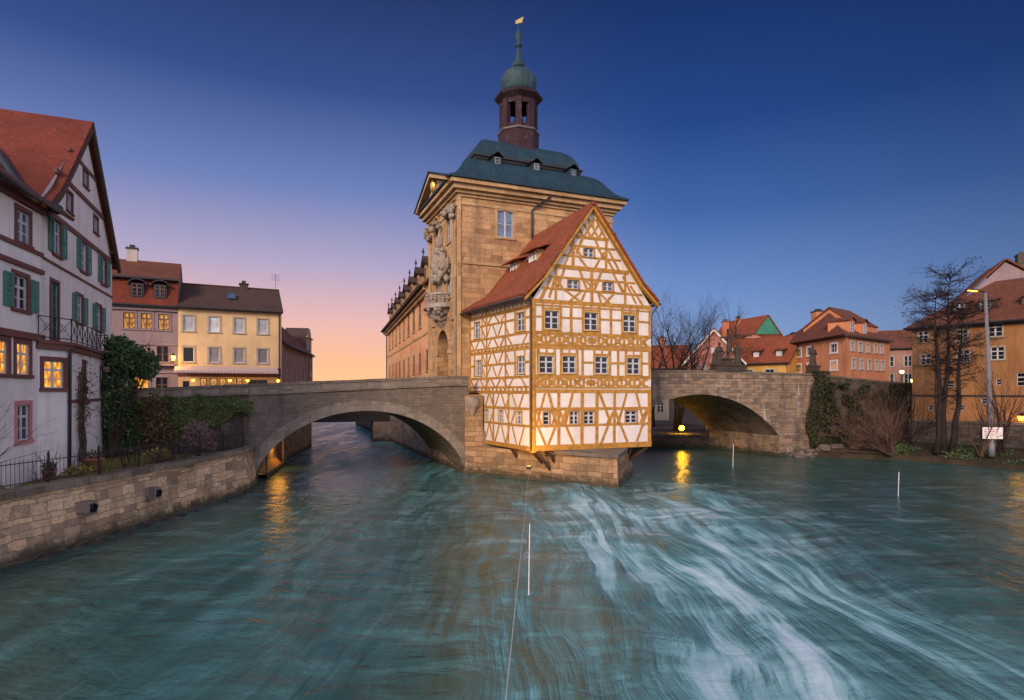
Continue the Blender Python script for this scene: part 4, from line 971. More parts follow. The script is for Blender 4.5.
for x in (3.3, 6.5, 9.7):
    b = MB(); F = Fr(FT(x, 1.05, 22.3), A0); b.box(F, -.34, .34, 0, 1.2, 0, .68, 1); b.slab([F(-.46, -.15, .66), F(0, -.2, 1.0), F(0, 1.8, 1.0), F(-.46, 1.8, .66)][::-1], .06); b.slab([F(0, -.2, 1.0), F(.46, -.15, .66), F(.46, 1.8, .66), F(0, 1.8, 1.0)][::-1], .06)
    b.tube([F(0, -.1, .98), F(0, -.1, 1.35)], [.06, .02], 6)
    d = b.build('dormer', ['dark_metal', 'copper'], t); window(d, F, 0, .12, .42, .5, 1, 2, 'glass_pale', 'blind_grey', None, .05, False, y=-.13)
CX = FT(6.3, 4.1, 0); FC = Fr((CX.x, CX.y, 0), A0 + R(22.5)); O8 = R(22.5)
ln = MB()
ln.lathe(FC, (0, 0, 0), [(1.75, 24.5), (1.75, 24.85), (1.62, 24.95), (1.62, 25.0), (1.66, 25.2), (1.66, 26.15), (1.72, 26.25)], 8)
for k in range(8):
    a = O8 + k * math.pi / 4 - O8; p = Vector((math.cos(a), math.sin(a)))
    F = Fr(FC(1.36 * p.x, 1.36 * p.y, 0), FC.a + a + R(90)); ln.box(F, -.24, .24, -.20, .2, 26.42, 28.75)
    F2 = Fr(FC(1.5 * math.cos(a + O8) * .92, 1.5 * math.sin(a + O8) * .92, 0), FC.a + a + O8 + R(90)); ln.box(F2, -.48, .48, -.02, .18, 28.4, 28.8); ln.box(F2, -.48, .48, -.05, .15, 26.42, 26.75)
ln.lathe(FC, (0, 0, 0), [(1.5, 28.72), (1.56, 28.8), (1.95, 29.1), (2.0, 29.24), (1.6, 29.45), (1.35, 29.6)], 8)
lt = ln.build('lantern', 'lantern_red', t)
b = MB(); b.lathe(FC, (0, 0, 0), [(1.74, 26.26), (1.76, 26.38), (1.5, 26.42)], 8); b.build('ledge', 'blind_grey', lt)
b = MB(); b.tube([FC(0, 0, 28.8), FC(0, 0, 27.9)], .05, 6); b.lathe(FC, (0, 0, 0), [(.48, 27.2), (.40, 27.4), (.28, 27.8), (.15, 27.95)], 12); b.build('bell', 'dark_metal', lt, True)
b = MB(); b.lathe(FC, (0, 0, 0), [(1.28, 29.55), (1.36, 29.8), (1.46, 30.2), (1.48, 30.55), (1.38, 30.95), (1.12, 31.3), (.7, 31.52), (.36, 31.62), (.3, 31.7)], 16); b.build('onion_dome', 'copper_dome', t, True)
b = MB(); b.lathe(FC, (0, 0, 0), [(.3, 31.65), (.5, 31.8), (.52, 32.0), (.36, 32.12), (.42, 32.2), (.28, 32.3), (.22, 32.7), (.14, 33.25), (.12, 33.45), (.30, 33.52), (.30, 33.64), (.12, 33.72), (.17, 33.95), (.23, 34.15), (.23, 34.4), (.15, 34.55), (.2, 34.6), (.1, 34.75), (.05, 34.85), (.03, 35.4)], 12); b.build('spire', 'copper_dome', t, True)
b = MB(); F = Fr(FC(0, 0, 35.25), R(15)); b.hexa([F(-.25, -.02, .05), F(.3, -.02, .25), F(.3, .02, .25), F(-.25, .02, .05)], [F(-.25, -.02, .3), F(.42, -.02, .75), F(.42, .02, .75), F(-.25, .02, .3)]); b.build('weather_vane', 'gold', t)
window(t, FT, 3.52, 16.72, 1.22, 1.95, 2, 2, 'blind_blue', 'sash', 'sandtrim', .2, True, True, bar=.07)
for x in (2.45, 5.75):
    for z, hh in ((16.6, 2.1), (12.5, 2.2)): window(t, FTL, x, z, .95, hh, 2, 4, 'glass_pale', 'sash', 'sandtrim', .16)
b = MB(); b.tube([FT(6.9, -.65, 19.9), FT(6.0, -.2, 19.3), FT(5.63, -.12, 18.9), FT(5.63, -.12, 13.5)], .075, 8); b.build('downpipe', 'dark_metal', t, True)
b = MB(); b.tube([FT(12.75, .1, 17.9), FT(12.75, .1, 16.8)], [.05, .05], 6); b.box(FT, 12.62, 13.0, -.1, .2, 16.75, 17.3); b.box(FT, 12.62, 12.95, -.05, .15, 17.7, 18.0); b.build('bracket', 'dark_metal', t)
# balcony with carved parapet and console
b = MB(); N = 14; FB_ = Fr(FTL(4.1, 0, 0), FTL.a)
def half(r, z, sx=1.75): return [FB_(sx * r * math.cos(math.pi * i / N), -1.35 * r * math.sin(math.pi * i / N), z) for i in range(N + 1)]
pr = [(.12, 10.3), (.35, 10.7), (.42, 11.0), (.75, 11.35), (.85, 11.6), (1.12, 11.75), (1.12, 11.95), (.98, 11.98)]
H_ = [half(r, z) for r, z in pr]
for a, c in zip(H_, H_[1:]):
    for i in range(N): b.poly([a[i], a[i + 1], c[i + 1], c[i]][::-1])
b.poly(H_[-1]); o = b.build('balcony', 'carved', t)
b = MB()
for i in range(N):
    for k, (z0, z1, r) in enumerate(((11.98, 12.12, 1.0), (12.72, 12.88, 1.02))):
        a, c = half(r, z0)[i], half(r, z0)[i + 1]; a2, c2 = half(r, z1)[i], half(r, z1)[i + 1]; d, e = half(r * .88, z0)[i], half(r * .88, z0)[i + 1]; d2, e2 = half(r * .88, z1)[i], half(r * .88, z1)[i + 1]
        b.hexa([a, c, e, d][::-1], [a2, c2, e2, d2][::-1])
    p = half(.95, 12.12)[i].lerp(half(.95, 12.12)[i + 1], .5)
    for q in range(3):
        w = p + Vector((rnd.uniform(-.06, .06), rnd.uniform(-.06, .06), .1 + .2 * q)); b.blob(w, (.13, .13, .13), .5, 2.5, i * 3 + q, 5)
b.build('balustrade', 'carved', o)
b = MB(); rr = random.Random(21)
for i in range(34):
    a = math.pi * rr.uniform(.05, .95); r = rr.uniform(.4, 1.0); z = 10.5 + 1.2 * r
    b.blob(FB_(1.72 * r * math.cos(a), -1.35 * r * math.sin(a), z), (rr.uniform(.12, .25),) * 3, .5, 2, i, 5)
b.build('carving', 'carved', o, True)
# coat of arms relief: shield, crown, two supporters, scrolls
b = MB(); rr = random.Random(4); rel = [((4.1, -.35, 15.2), (.62, .22, .85)), ((4.1, -.4, 16.25), (.38, .25, .3)), ((3.1, -.3, 15.3), (.3, .25, .75)), ((3.05, -.35, 16.15), (.17, .17, .2)), ((5.1, -.3, 15.3), (.3, .25, .75)), ((5.15, -.35, 16.15), (.17, .17, .2)), ((4.1, -.3, 14.2), (.5, .25, .35)), ((3.3, -.3, 14.4), (.4, .2, .3)), ((4.9, -.3, 14.4), (.4, .2, .3)), ((4.1, -.3, 16.9), (.28, .2, .45))]
for i, (p, r) in enumerate(rel): b.blob(FTL(*p), r, .45, 2.4, i, 9)
for i in range(30): b.blob(FTL(4.1 + rr.gauss(0, .8), rr.uniform(-.4, -.1), 15.2 + rr.gauss(0, .85)), rr.uniform(.1, .24), .5, 2, 40 + i, 5)
for x in (1.9, 6.3): b.tube([FTL(4.1, -.3, 14.6), FTL((4.1 + x) / 2, -.45, 14.0), FTL(x, -.3, 14.7), FTL(x, -.25, 15.5)], [.22, .2, .16, .06], 7)
b.build('coat_of_arms', 'carved', t, True)
b = MB()
for x in (.4, 2.45, 5.75, 7.8):
    for i in range(9): b.blob(FTL(x + rr.gauss(0, .28), rr.uniform(-.5, -.15), 18.35 + rr.gauss(0, .28) + (.4 if x in (2.45, 5.75) else 0)), rr.uniform(.12, .26), .5, 2, 80 + i, 5)
b.build('capital_carving', 'carved', t, True)
# ================================================================ painted long hall behind the tower
t = thing('painted_hall', 'long sandstone coloured hall with frescoed wall and dormered roof behind the tower', 'hall', (-12, 68, 2.8))
HN, HF = (-6.9, 49.4), (-18.5, 87.6); FL = fr2(HF, HN); L = 39.9
uw = [L - (5.6 + 4.3 * i) for i in range(8)]; lw2 = [L - (1.2 + 4.3 * i) for i in range(9)]
hs = [hole(x, 11.4, 1.35, 2.15) for x in uw] + [hole(x, 7.25, 1.25, 1.7) for x in lw2]
b = MB(); b.wall(FL, [(0, 2), (L, 2), (L, 14), (0, 14)], hs, .25); b.poly([FL(0, 0, 2), FL(0, 0, 14), FL(0, 11, 14), FL(0, 11, 2)]); b.build('wall', 'mural', t)
for x in uw: window(t, FL, x, 11.4, 1.35, 2.15, 2, 3, 'glass', 'sash_dark', 'sandtrim', .2)
for x in lw2: window(t, FL, x, 7.25, 1.25, 1.7, 2, 3, 'glass', 'sash_dark', 'sandtrim', .2)
b = MB(); b.box(FL, -.3, L, -.55, .1, 14.0, 14.35); b.box(FL, -.2, L, -.3, .1, 13.7, 13.999); b.box(FL, 0, L, -.06, .02, 10.4, 10.6); b.build('cornice', 'sandtrim', t)
b = MB(); b.slab([FL(-.5, -.75, 14.36), FL(L + .4, -.75, 14.36), FL(L + .4, 1.8, 16.9), FL(-.5, 1.8, 16.9)], .2); b.slab([FL(-.5, 1.8, 16.9), FL(L + .4, 1.8, 16.9), FL(L + .4, 5.5, 18.3), FL(-.5, 5.5, 18.3)], .2); b.slab([FL(L + .4, 11.7, 14.4), FL(-.5, 11.7, 14.4), FL(-.5, 5.5, 18.3), FL(L + .4, 5.5, 18.3)], .2); b.build('roof', 'tile_dark', t)
b = MB(); b.tube([FL(-.6, -.85, 14.34), FL(L, -.85, 14.34)], .12, 6); b.build('gutter', 'gutter', t); b = MB(); b.tube([FL(-.1, -.8, 14.3), FL(.1, -.12, 13.5), FL(.1, -.12, 5)], .08, 6); b.build('downpipe', 'gutter', t)
for i in range(8):
    x = L - (1.6 + 4.7 * i); F = Fr(FL(x, -.1, 14.9), FL.a); b = MB()
    b.box(F, -.65, .65, 0, 2.2, 0, 1.45, 1); b.slab([F(-.95, -.3, 1.4), F(0, -.3, 2.15), F(0, 2.6, 2.15), F(-.95, 2.6, 1.4)][::-1], .1); b.slab([F(0, -.3, 2.15), F(.95, -.3, 1.4), F(.95, 2.6, 1.4), F(0, 2.6, 2.15)][::-1], .1)
    b.tube([F(0, -.2, 2.1), F(0, -.2, 2.5), F(0, -.2, 2.52), F(0, -.2, 2.95)], [.05, .05, .14, .02], 6)
    d = b.build('dormer', ['tile_dark', 'sandtrim'], t); window(d, F, 0, .3, .7, .9, 2, 2, 'glass', 'sash_dark', None, .05, False, y=-.13)
# ================================================================ white house (left)
FG = Fr((-19.25, 23.9, 0), R(111.9)); FW = Fr((-19.05, 23.9, 0), R(105.4))
PAe, PBe = (-18.97, 23.55), (-18.85, 25.05); PCe = (-18.85 - .425 * 9.9, 25.05 + .905 * 9.9)
FAB, FBC = fr2(PAe, PBe), fr2(PBe, PCe)
t = thing('white_house', 'tall white gabled house with green shutters, red roof and iron balcony', 'house', (-23, 29, 2))
sh = [(2.35, 11.5, .9, 1.5), (6.25, 11.5, .9, 1.45), (10.0, 11.5, .9, 1.45), (5.6, 8.85, .95, 1.35), (9.0, 8.8, .95, 1.35)]
gw = [(4.1, 13.9, .75, .9), (8.45, 14.0, .8, .85), (6.6, 15.9, .75, .8)]
dr = (2.05, 7.8, .95, 2.45)
b = MB(); GL = 11.9
b.wall(FG, [(0, 1.5), (GL, 1.5), (GL, 13.15), (0, 13.15)], [hole(*q) for q in sh] + [hole(*dr)], .2, 0)
b.wall(FG, [(0, 13.15), (GL, 13.15), (6.6, 18.75)], [hole(*q) for q in gw], .2, 0)
wgs = [(-1.42, 11.15, .9, 1.2), (-1.6, 8.6, .95, 1.25), (-1.45, 6.12, .95, 1.2), (-2.95, 6.12, .95, 1.2), (-1.42, 3.62, .9, 1.35), (-4.6, 11.15, .9, 1.2), (-4.8, 8.6, .95, 1.25), (-4.8, 6.12, .95, 1.2)]
b.wall(FW, [(-7, 1.5), (0, 1.5), (0, 12.9), (-7, 12.9)], [hole(*q) for q in wgs], .2, 0)
b.poly([FW(0, 0, 1.5), FW(0, .6, 1.5), FW(0, .6, 12.9), FW(0, 0, 12.9)])
b.poly([FW(-7, 0, 1.5), FW(-7, 0, 12.9), FW(-7, 12, 12.9), FW(-7, 12, 1.5)]); b.poly([FG(GL, 0, 1.5), FG(GL, 12, 1.5), FG(GL, 12, 13.15), FG(GL, 0, 13.15)])
litw = (.80, 5.62, .98, 1.12); exw = [(2.86, 5.6, .5, 1.25), (6.8, 5.45, .5, 1.25)]; exn = [(2.7, 2.75, .34, 1.3), (5.8, 2.9, .36, 1.1)]
b.wall(FAB, [(0, 1.5), (1.505, 1.5), (1.505, 7.4), (0, 7.4)], [hole(*litw)], .2, 0)
b.wall(FBC, [(0, 1.5), (9.3, 1.5), (9.3, 7.4), (0, 7.4)], [hole(*q) for q in exw + exn], .25, 0)
cor = [FBC(9.3 + .7 * math.sin(a), .7 - .7 * math.cos(a), 0) for a in [i * math.pi / 16 for i in range(9)]]
for p, q in zip(cor, cor[1:]): b.poly([Vector((p.x, p.y, 1.5)), Vector((q.x, q.y, 1.5)), Vector((q.x, q.y, 7.4)), Vector((p.x, p.y, 7.4))])
b.poly([FBC(10, .7, 1.5), FBC(10, 2, 1.5), FBC(10, 2, 7.4), FBC(10, .7, 7.4)])
b.poly([FAB(0, 0, 7.4), FAB(1.5, 0, 7.4), FBC(10, 0, 7.4), FBC(10, 2.5, 7.4), FG(0, 1, 7.4)])
b.build('wall', 'white_wall', t)
b = MB()                                                             # red sandstone and timber bands
for F, x0, x1, z0, z1, pj in ((FG, .05, GL, 13.02, 13.26, .06), (FG, .05, GL, 10.98, 11.1, .04), (FG, 2.15, 10.05, 15.1, 15.32, .07), (FG, 4.0, 8.6, 16.75, 16.92, .05), (FW, -7, .02, 10.92, 11.08, .07), (FW, -7, .02, 10.2, 10.38, .10), (FW, -7, .02, 7.5, 7.76, .12), (FW, -7, .02, 12.62, 12.9, .16), (FAB, -.1, 1.62, 7.2, 7.42, .14), (FBC, -.06, 9.4, 7.2, 7.418, .14), (FBC, -.02, 9.35, 4.98, 5.12, .05)):
    b.box(F, x0, x1, -pj, .05, z0, z1)
b.build('string_course', 'red_stone', t)
b = MB(); b.prism(WORLD, [(p.x, p.y) for p in (FAB(-.1, -.18, 0), FAB(1.6, -.2, 0), FBC(9.5, -.2, 0), FBC(9.7, 1.2, 0), FG(8, .1, 0), FG(0, .1, 0))], 7.425, 7.56); b.build('balcony_floor', 'red_stone', t)
for i, q in enumerate(sh):
    window(t, FG, *q, 2, 3, 'glass_pale', 'sash', 'red_stone', .13)
    shutter(t, FG, q[0] - q[2] / 2 - .13 - .55, q[1] + .02, .54, q[3] - .02); shutter(t, FG, q[0] + q[2] / 2 + .14, q[1] + .02, .54, q[3] - .02)
for q in gw: window(t, FG, *q, 2, 2, 'glass', 'sash', 'red_stone', .11)
window(t, FG, *dr, 2, 5, 'glass', 'shutter', 'red_stone', .14, False)
for i, q in enumerate(wgs):
    lit = i in (2, 3, 7); window(t, FW, *q, 2, 3, 'lit' if lit else ('glass_pale' if i in (0,) else 'glass'), 'sash', 'pink_stone' if i == 4 else 'red_stone', .17, label='window lit yellow from inside' if lit else None)
for q in (wgs[1], wgs[6]):
    shutter(t, FW, q[0] - q[2] / 2 - .17 - .56, q[1], .55, q[3]); shutter(t, FW, q[0] + q[2] / 2 + .18, q[1], .55, q[3])
window(t, FAB, *litw, 2, 3, 'lit', 'sash', 'red_stone', .17, label='window lit bright yellow from inside')
for q in exw: window(t, FBC, *q, 1, 3, 'glass', 'sash_dark', 'red_stone', .12)
for q in exn: window(t, FBC, *q, 1, 2, 'glass', 'sash_dark', None, .1)
b = MB(); pr = [(0, 12.85), (1.77, 14.15), (3.57, 15.95), (6.6, 19.1)]; D0, D1 = -.36, 14
for a, c in zip(pr, pr[1:]): b.slab([FG(a[0], D0, a[1]), FG(c[0], D0, c[1]), FG(c[0], D1, c[1]), FG(a[0], D1, a[1])][::-1], .16)
b.slab([FG(6.6, D0, 19.1), FG(12.25, D0, 12.75), FG(12.25, D1, 12.75), FG(6.6, D1, 19.1)][::-1], .16)
w_ = MB(); w_.slab([FW(-7.2, -.55, 12.95), FW(1.6, -.55, 12.95), FW(1.6, 5.5, 17.4), FW(-7.2, 5.5, 17.4)], .15); w_.slab([FW(1.6, 11, 13), FW(-7.2, 11, 13), FW(-7.2, 5.5, 17.4), FW(1.6, 5.5, 17.4)], .15); w_.build('wing_roof', 'tile_brown', t)
b.tube([FG(6.6, D0, 19.14), FG(6.6, D1, 19.14)], .12, 8); b.build('roof', 'tile_red', t)
b = MB(); nn = FG(0, -1, 0) - FG(0, 0, 0)
for a, c in zip(pr, pr[1:]): b.bar(FG(a[0], D0 + .12, a[1] - .12), FG(c[0], D0 + .12, c[1] - .12), .26, .14, nn)
b.bar(FG(6.6, D0 + .12, 18.98), FG(12.25, D0 + .12, 12.63), .3, .14, nn)
for x, z in ((11.95, 12.9), (11.3, 13.5)): b.bar(FG(x, .3, z), FG(x, D0, z), .16, .16, (0, 0, 1))
b.build('bargeboard', 'wood_dark', t)
b = MB(); b.tube([FW(-7.2, -.62, 12.86), FW(.35, -.62, 12.86)], .1, 8); b.build('gutter', 'gutter', t, True); b = MB(); b.tube([FW(.3, -.5, 12.95), FG(.5, .3, 13.4), FG(1.8, 1.2, 14.4), FG(3.4, 2.4, 16.0), FG(4.6, 3.6, 17.2)], .2, 8); b.build('valley_flashing', 'gutter', t, True); b = MB()
b.tube([FAB(1.5, -.16, 7.3), FAB(1.5, -.1, 7.0), FAB(1.5, -.08, 1.9)], .06, 8); b.build('downpipe', 'gutter', t, True)
b = MB(); PTS = [FAB(-.05, -.12, 0), FAB(1.52, -.14, 0), FBC(7.9, -.14, 0), FBC(7.9, .45, 0)]
for p, q in zip(PTS, PTS[1:]):
    L = (q - p).length; n = max(1, round(L / .95))
    for z in (7.68, 8.52): b.tube([p + Vector((0, 0, z)), q + Vector((0, 0, z))], .022, 5)
    for i in range(n + 1):
        a = p.lerp(q, i / n); b.tube([a + Vector((0, 0, 7.56)), a + Vector((0, 0, 8.58))], .022, 5)
        if i < n:
            c = p.lerp(q, (i + 1) / n); m_ = p.lerp(q, (i + .5) / n)
            for u, v in ((a, c), (c, a)): b.tube([u + Vector((0, 0, 7.7)), m_ + Vector((0, 0, 8.1)), v + Vector((0, 0, 8.5))], .012, 4)
            b.tube([m_ + Vector((0, 0, 8.1)) + (c - a).normalized() * .14 * math.cos(w * .785) + Vector((0, 0, .14 * math.sin(w * .785))) for w in range(9)], .010, 4)
b.build('balcony_railing', 'dark_metal', t)

# ================================================================ grey and cream houses on the street
def chimney(parent, F, x, y, z0, z1, w=.6, d=.6, mat='terracotta', capm='dark_metal'):
    b = MB(); b.box(F, x - w / 2, x + w / 2, y - d / 2, y + d / 2, z0, z1); b.box(F, x - w / 2 - .07, x + w / 2 + .07, y - d / 2 - .07, y + d / 2 + .07, z1, z1 + .14, 1)
    b.box(F, x - w * .25, x + w * .25, y - d * .25, y + d * .25, z1 + .14, z1 + .4, 1)
    return b.build('chimney', [mat, capm], parent)
def gable_dormer(parent, F, w=1.0, h=1.0, dep=2.0, roof='tile_brown', wallm='pale_wall', pane='glass', shed=False):
    b = MB(); b.box(F, -w / 2, w / 2, 0, dep, 0, h, 1)
    if shed: b.slab([F(-w / 2 - .15, -.3, h), F(w / 2 + .15, -.3, h), F(w / 2 + .15, dep + .5, h + .55), F(-w / 2 - .15, dep + .5, h + .55)], .09)
    else:
        b.slab([F(-w / 2 - .2, -.25, h - .03), F(0, -.25, h + .45), F(0, dep + .4, h + .45), F(-w / 2 - .2, dep + .4, h - .03)][::-1], .08); b.slab([F(0, -.25, h + .45), F(w / 2 + .2, -.25, h - .03), F(w / 2 + .2, dep + .4, h - .03), F(0, dep + .4, h + .45)][::-1], .08)
        b.poly([F(-w / 2, 0, h), F(w / 2, 0, h), F(0, 0, h + .42)], 1)
    d = b.build('dormer', [roof, wallm], parent); window(d, F, 0, h * .14, w * .66, h * .72, 2, 2, pane, 'sash', None, .05, False, y=-.13); return d
def sloped(parent, F, x0, x1, dep, eave, ridge, mat, ovx=.3, ov=.45, name='roof'):
    b = MB(); k = (ridge - eave) / (dep / 2); e = eave - ov * k * .5
    b.slab([F(x0 - ovx, -ov, e), F(x1 + ovx, -ov, e), F(x1 + ovx, dep / 2, ridge), F(x0 - ovx, dep / 2, ridge)], .17)
    b.slab([F(x1 + ovx, dep + ov, e), F(x0 - ovx, dep + ov, e), F(x0 - ovx, dep / 2, ridge), F(x1 + ovx, dep / 2, ridge)], .17)
    b.tube([F(x0 - ovx, dep / 2, ridge + .03), F(x1 + ovx, dep / 2, ridge + .03)], .1, 6)
    if parent.name != 'cream_house':
        g = MB(); g.tube([F(x0 - ovx, -ov - .08, e - .06), F(x1 + ovx, -ov - .08, e - .06)], .09, 6); g.build('gutter', 'gutter', parent)
        g = MB(); g.tube([F(x1 - .15, -ov - .05, e - .1), F(x1 - .15, -.1, e - .7), F(x1 - .15, -.1, e - 6)], .06, 6); g.build('downpipe', 'gutter', parent)
    return b.build(name, mat, parent)
def box_walls(parent, F, x0, x1, dep, z0, eave, ridge, holes, mat, gable='side', depth=.18):
    b = MB(); b.wall(F, [(x0, z0), (x1, z0), (x1, eave), (x0, eave)], holes, depth)
    for x, fl in ((x0, 0), (x1, 1)):
        q = [F(x, 0, z0), F(x, 0, eave)] + ([F(x, dep / 2, ridge - .12)] if gable == 'side' else []) + [F(x, dep, eave), F(x, dep, z0)]
        b.poly(q if not fl else q[::-1])
    b.poly([F(x1, dep, z0), F(x0, dep, z0), F(x0, dep, eave), F(x1, dep, eave)])
    if gable == 'front': b.poly([F(x0, 0, eave), F(x1, 0, eave), F((x0 + x1) / 2, 0, ridge - .12)]); b.poly([F(x1, dep, eave), F(x0, dep, eave), F((x0 + x1) / 2, dep, ridge - .12)])
    return b.build('wall', mat, parent)
FC_ = Fr((-28.3, 50, 0), math.atan2(.444, .897))
t = thing('cream_house', 'cream yellow three storey house with a pale awning and dark tiled roof', 'house', FC_(4.1, 3.5, 4.75))
up = [(x, 10.62, .82, 1.32) for x in (.78, 2.74, 4.70, 6.62)]; dn = [(x, 7.98, .82, 1.28) for x in (.78, 2.74, 4.70, 6.62)]
shop = [(.6, 5.2, .5, 1.15), (1.9, 5.3, .5, 1.3), (2.7, 5.3, .55, 1.3), (3.4, 5.3, .5, 1.3), (4.5, 4.8, .9, 1.85), (6.2, 5.2, 1.6, 1.3)]
box_walls(t, FC_, 0, 8.2, 7.6, 4.7, 12.8, 15.2, [hole(*q) for q in up + dn + shop], 'cream_wall')
for q in up: window(t, FC_, *q, 1, 1, 'blind', 'white_paint', 'pale_stone', .13)
for i, q in enumerate(dn): window(t, FC_, *q, 1, 1, 'glass' if i == 0 else 'blind_grey', 'white_paint', 'pale_stone', .13, label='window without a blind, dark inside' if i == 0 else None)
for i, q in enumerate(shop): window(t, FC_, *q, 1 if i < 4 else 2, 2, 'lit_soft' if i in (1, 2, 3, 4) else 'glass', 'sash_dark', None, .1, False)
b = MB(); b.box(FC_, -.02, 8.15, -.03, -.004, 6.72, 7.55); b.build('shop_fascia', 'red_stone', t)
sloped(t, FC_, 0, 8.2, 7.6, 12.8, 15.2, 'tile_dark', .12, .4)
b = MB(); b.box(FC_, -.1, 8.25, -.3, -.004, 12.5, 12.72); b.tube([FC_(-.1, -.46, 12.6), FC_(8.3, -.46, 12.6)], .08, 6); b.tube([FC_(8.0, -.44, 12.6), FC_(8.0, -.1, 12.2), FC_(8.0, -.1, 5)], .055, 6); b.build('gutter', 'gutter', t)
b = MB(); b.slab([FC_(-.2, -1.9, 7.18), FC_(7.8, -1.9, 7.18), FC_(7.8, -.035, 7.62), FC_(-.2, -.035, 7.62)], .05)
for i in range(32):
    x0, x1 = -.2 + .25 * i, -.2 + .25 * (i + 1)
    for a, c, dz in ((x0, x0 + .05, .12), (x0 + .05, x1 - .05, .17), (x1 - .05, x1, .12)): b.box(FC_, a, c, -1.91, -1.89, 7.16 - dz, 7.165)
b.build('awning', 'awning', t)
chimney(t, FC_, 5.2, 3.8, 14.6, 15.5, .7, .5, 'tile_dark')
b = MB(); F = Fr(FC_(4.1, 1.6, 13.75), FC_.a); b.hexa([F(-.35, -.45, 0), F(.35, -.45, 0), F(.35, .3, .5), F(-.35, .3, .5)], [F(-.35, -.5, .1), F(.35, -.5, .1), F(.35, .25, .6), F(-.35, .25, .6)]); b.build('skylight', 'glass_pale', t)
b = MB(); ax = FC_(8.0, 3.8, 15.2); b.tube([ax, ax + Vector((0, 0, 1.6))], .02, 4)
for k in range(4): b.tube([ax + Vector((-.35, -.15, 1.0 + .17 * k)), ax + Vector((.35, .15, 1.0 + .17 * k))], .012, 4)
b.build('aerial', 'gutter', t)
for i, x in enumerate((1.15, 3.95, 5.35, 7.85)):
    l_ = ['globe lamp under the awning near the wall lantern', 'globe lamp under the awning between the lit shop windows', 'globe lamp under the awning right of the shop door', 'globe lamp under the awning beside the drainpipe'][i]
    p = FC_(x, -.75, 6.42); g = thing('pendant_lamp', l_, 'lamp', p, 'globe lamps under the awning')
    b = MB(); b.blob(p, .13, 0, 1, 0, 7); b.build('globe', 'lamp_warm', g, True); b = MB(); b.tube([p + Vector((0, 0, .13)), p + Vector((0, 0, .92))], .012, 4); b.lathe(Fr(p, 0), (0, 0, 0), [(.14, .08), (.05, .17)], 8); b.build('cord', 'dark_metal', g)
l = bpy.data.lights.new('shop_light', 'AREA'); lo = bpy.data.objects.new('shop_light', l); COL.objects.link(lo); l.energy = 9; l.shape = 'RECTANGLE'; l.size = 7; l.size_y = .6; l.color = (1, .58, .2); lo.parent = t; lo.location = FC_(3.9, -.9, 6.7) - t.location; lo.rotation_euler = (R(40), 0, FC_.a)
t = thing('grey_house', 'mauve grey house with red mansard roof and three lit upper windows', 'house', FC_(-3.5, 3.5, 4.75))
FY = Fr(FC_(0, .18, 0), FC_.a)
gwl = [(-3.52, 10.66, .82, 1.3), (-2.30, 10.66, .8, 1.3), (-1.06, 10.66, .8, 1.3)]; l1 = (-1.15, 7.95, .85, 1.32); dd_ = (-1.2, 4.75, .85, 1.9); ar = (-2.8, 4.75, 1.25, 1.85)
box_walls(t, FY, -8, -.02, 7, 4.7, 12.6, 12.6, [hole(*q) for q in gwl + [l1, dd_, ar]], 'grey_wall', 'none')
for q in gwl: window(t, FY, *q, 2, 3, 'lit_soft', 'sash_dark', 'pale_stone' if False else 'grey_wall', .15, label='lit upper window glowing orange')
window(t, FY, *l1, 2, 2, 'glass', 'sash_dark', 'grey_wall', .14); window(t, FY, *dd_, 2, 3, 'glass', 'sash_dark', 'grey_wall', .12, False, label='dark ground floor door'); window(t, FY, *ar, 1, 1, 'lit', 'terracotta', 'grey_wall', .2, False, True, label='arched shop opening glowing orange')
b = MB(); b.box(FY, -8, -.03, -.12, .02, 9.35, 9.55); b.box(FY, -8, -.03, -.2, .02, 12.2, 12.6); b.box(FY, -8, -.03, -.1, .02, 7.0, 7.2); b.box(FY, -2, -.3, -.5, .01, 7.62, 7.76)
b.build('cornice', 'grey_wall', t)
b = MB(); b.slab([FY(-8.1, -.35, 12.6), FY(.0, -.35, 12.6), FY(.0, .55, 14.95), FY(-8.1, .55, 14.95)], .15)
b.build('mansard_roof', 'tile_red', t)
b = MB(); b.slab([FY(-8.1, .2, 14.98), FY(.05, .2, 14.98), FY(.05, 3.6, 17.0), FY(-8.1, 3.6, 17.0)], .15); b.slab([FY(.05, 7.2, 14.9), FY(-8.1, 7.2, 14.9), FY(-8.1, 3.6, 17.0), FY(.05, 3.6, 17.0)], .15); b.poly([FY(0, -.2, 12.6), FY(0, 7, 12.6), FY(0, 7, 14.9), FY(0, 3.6, 16.9), FY(0, .5, 14.9)], 1); b.build('roof', ['tile_brown', 'salmon_wall'], t)
b = MB(); b.box(FY, -8.1, .0, -.42, .5, 12.45, 12.59); b.box(FY, -8.1, .05, .0, .5, 14.86, 14.975); b.tube([FY(-8, .1, 14.95), FY(0, .1, 14.95)], .09, 6); b.tube([FY(-8.1, -.44, 12.58), FY(0, -.44, 12.58)], .09, 6); b.build('gutter', 'gutter', t)
for x in (-2.95, -1.32):
    F = Fr(FY(x, -.12, 13.25), FC_.a); b = MB(); b.box(F, -.48, .48, 0, 1.2, 0, 1.15, 0)
    for k in range(6):
        a, c = math.pi * k / 6, math.pi * (k + 1) / 6; b.slab([F(-.62 * math.cos(a), -.15, 1.05 + .42 * math.sin(a)), F(-.62 * math.cos(c), -.15, 1.05 + .42 * math.sin(c)), F(-.62 * math.cos(c), 1.3, 1.05 + .42 * math.sin(c)), F(-.62 * math.cos(a), 1.3, 1.05 + .42 * math.sin(a))][::-1], .08)
    d = b.build('dormer', ['gutter'], t); window(d, F, 0, .12, .7, 1.0, 2, 3, 'glass', 'sash_dark', None, .06, False, True, y=-.13)
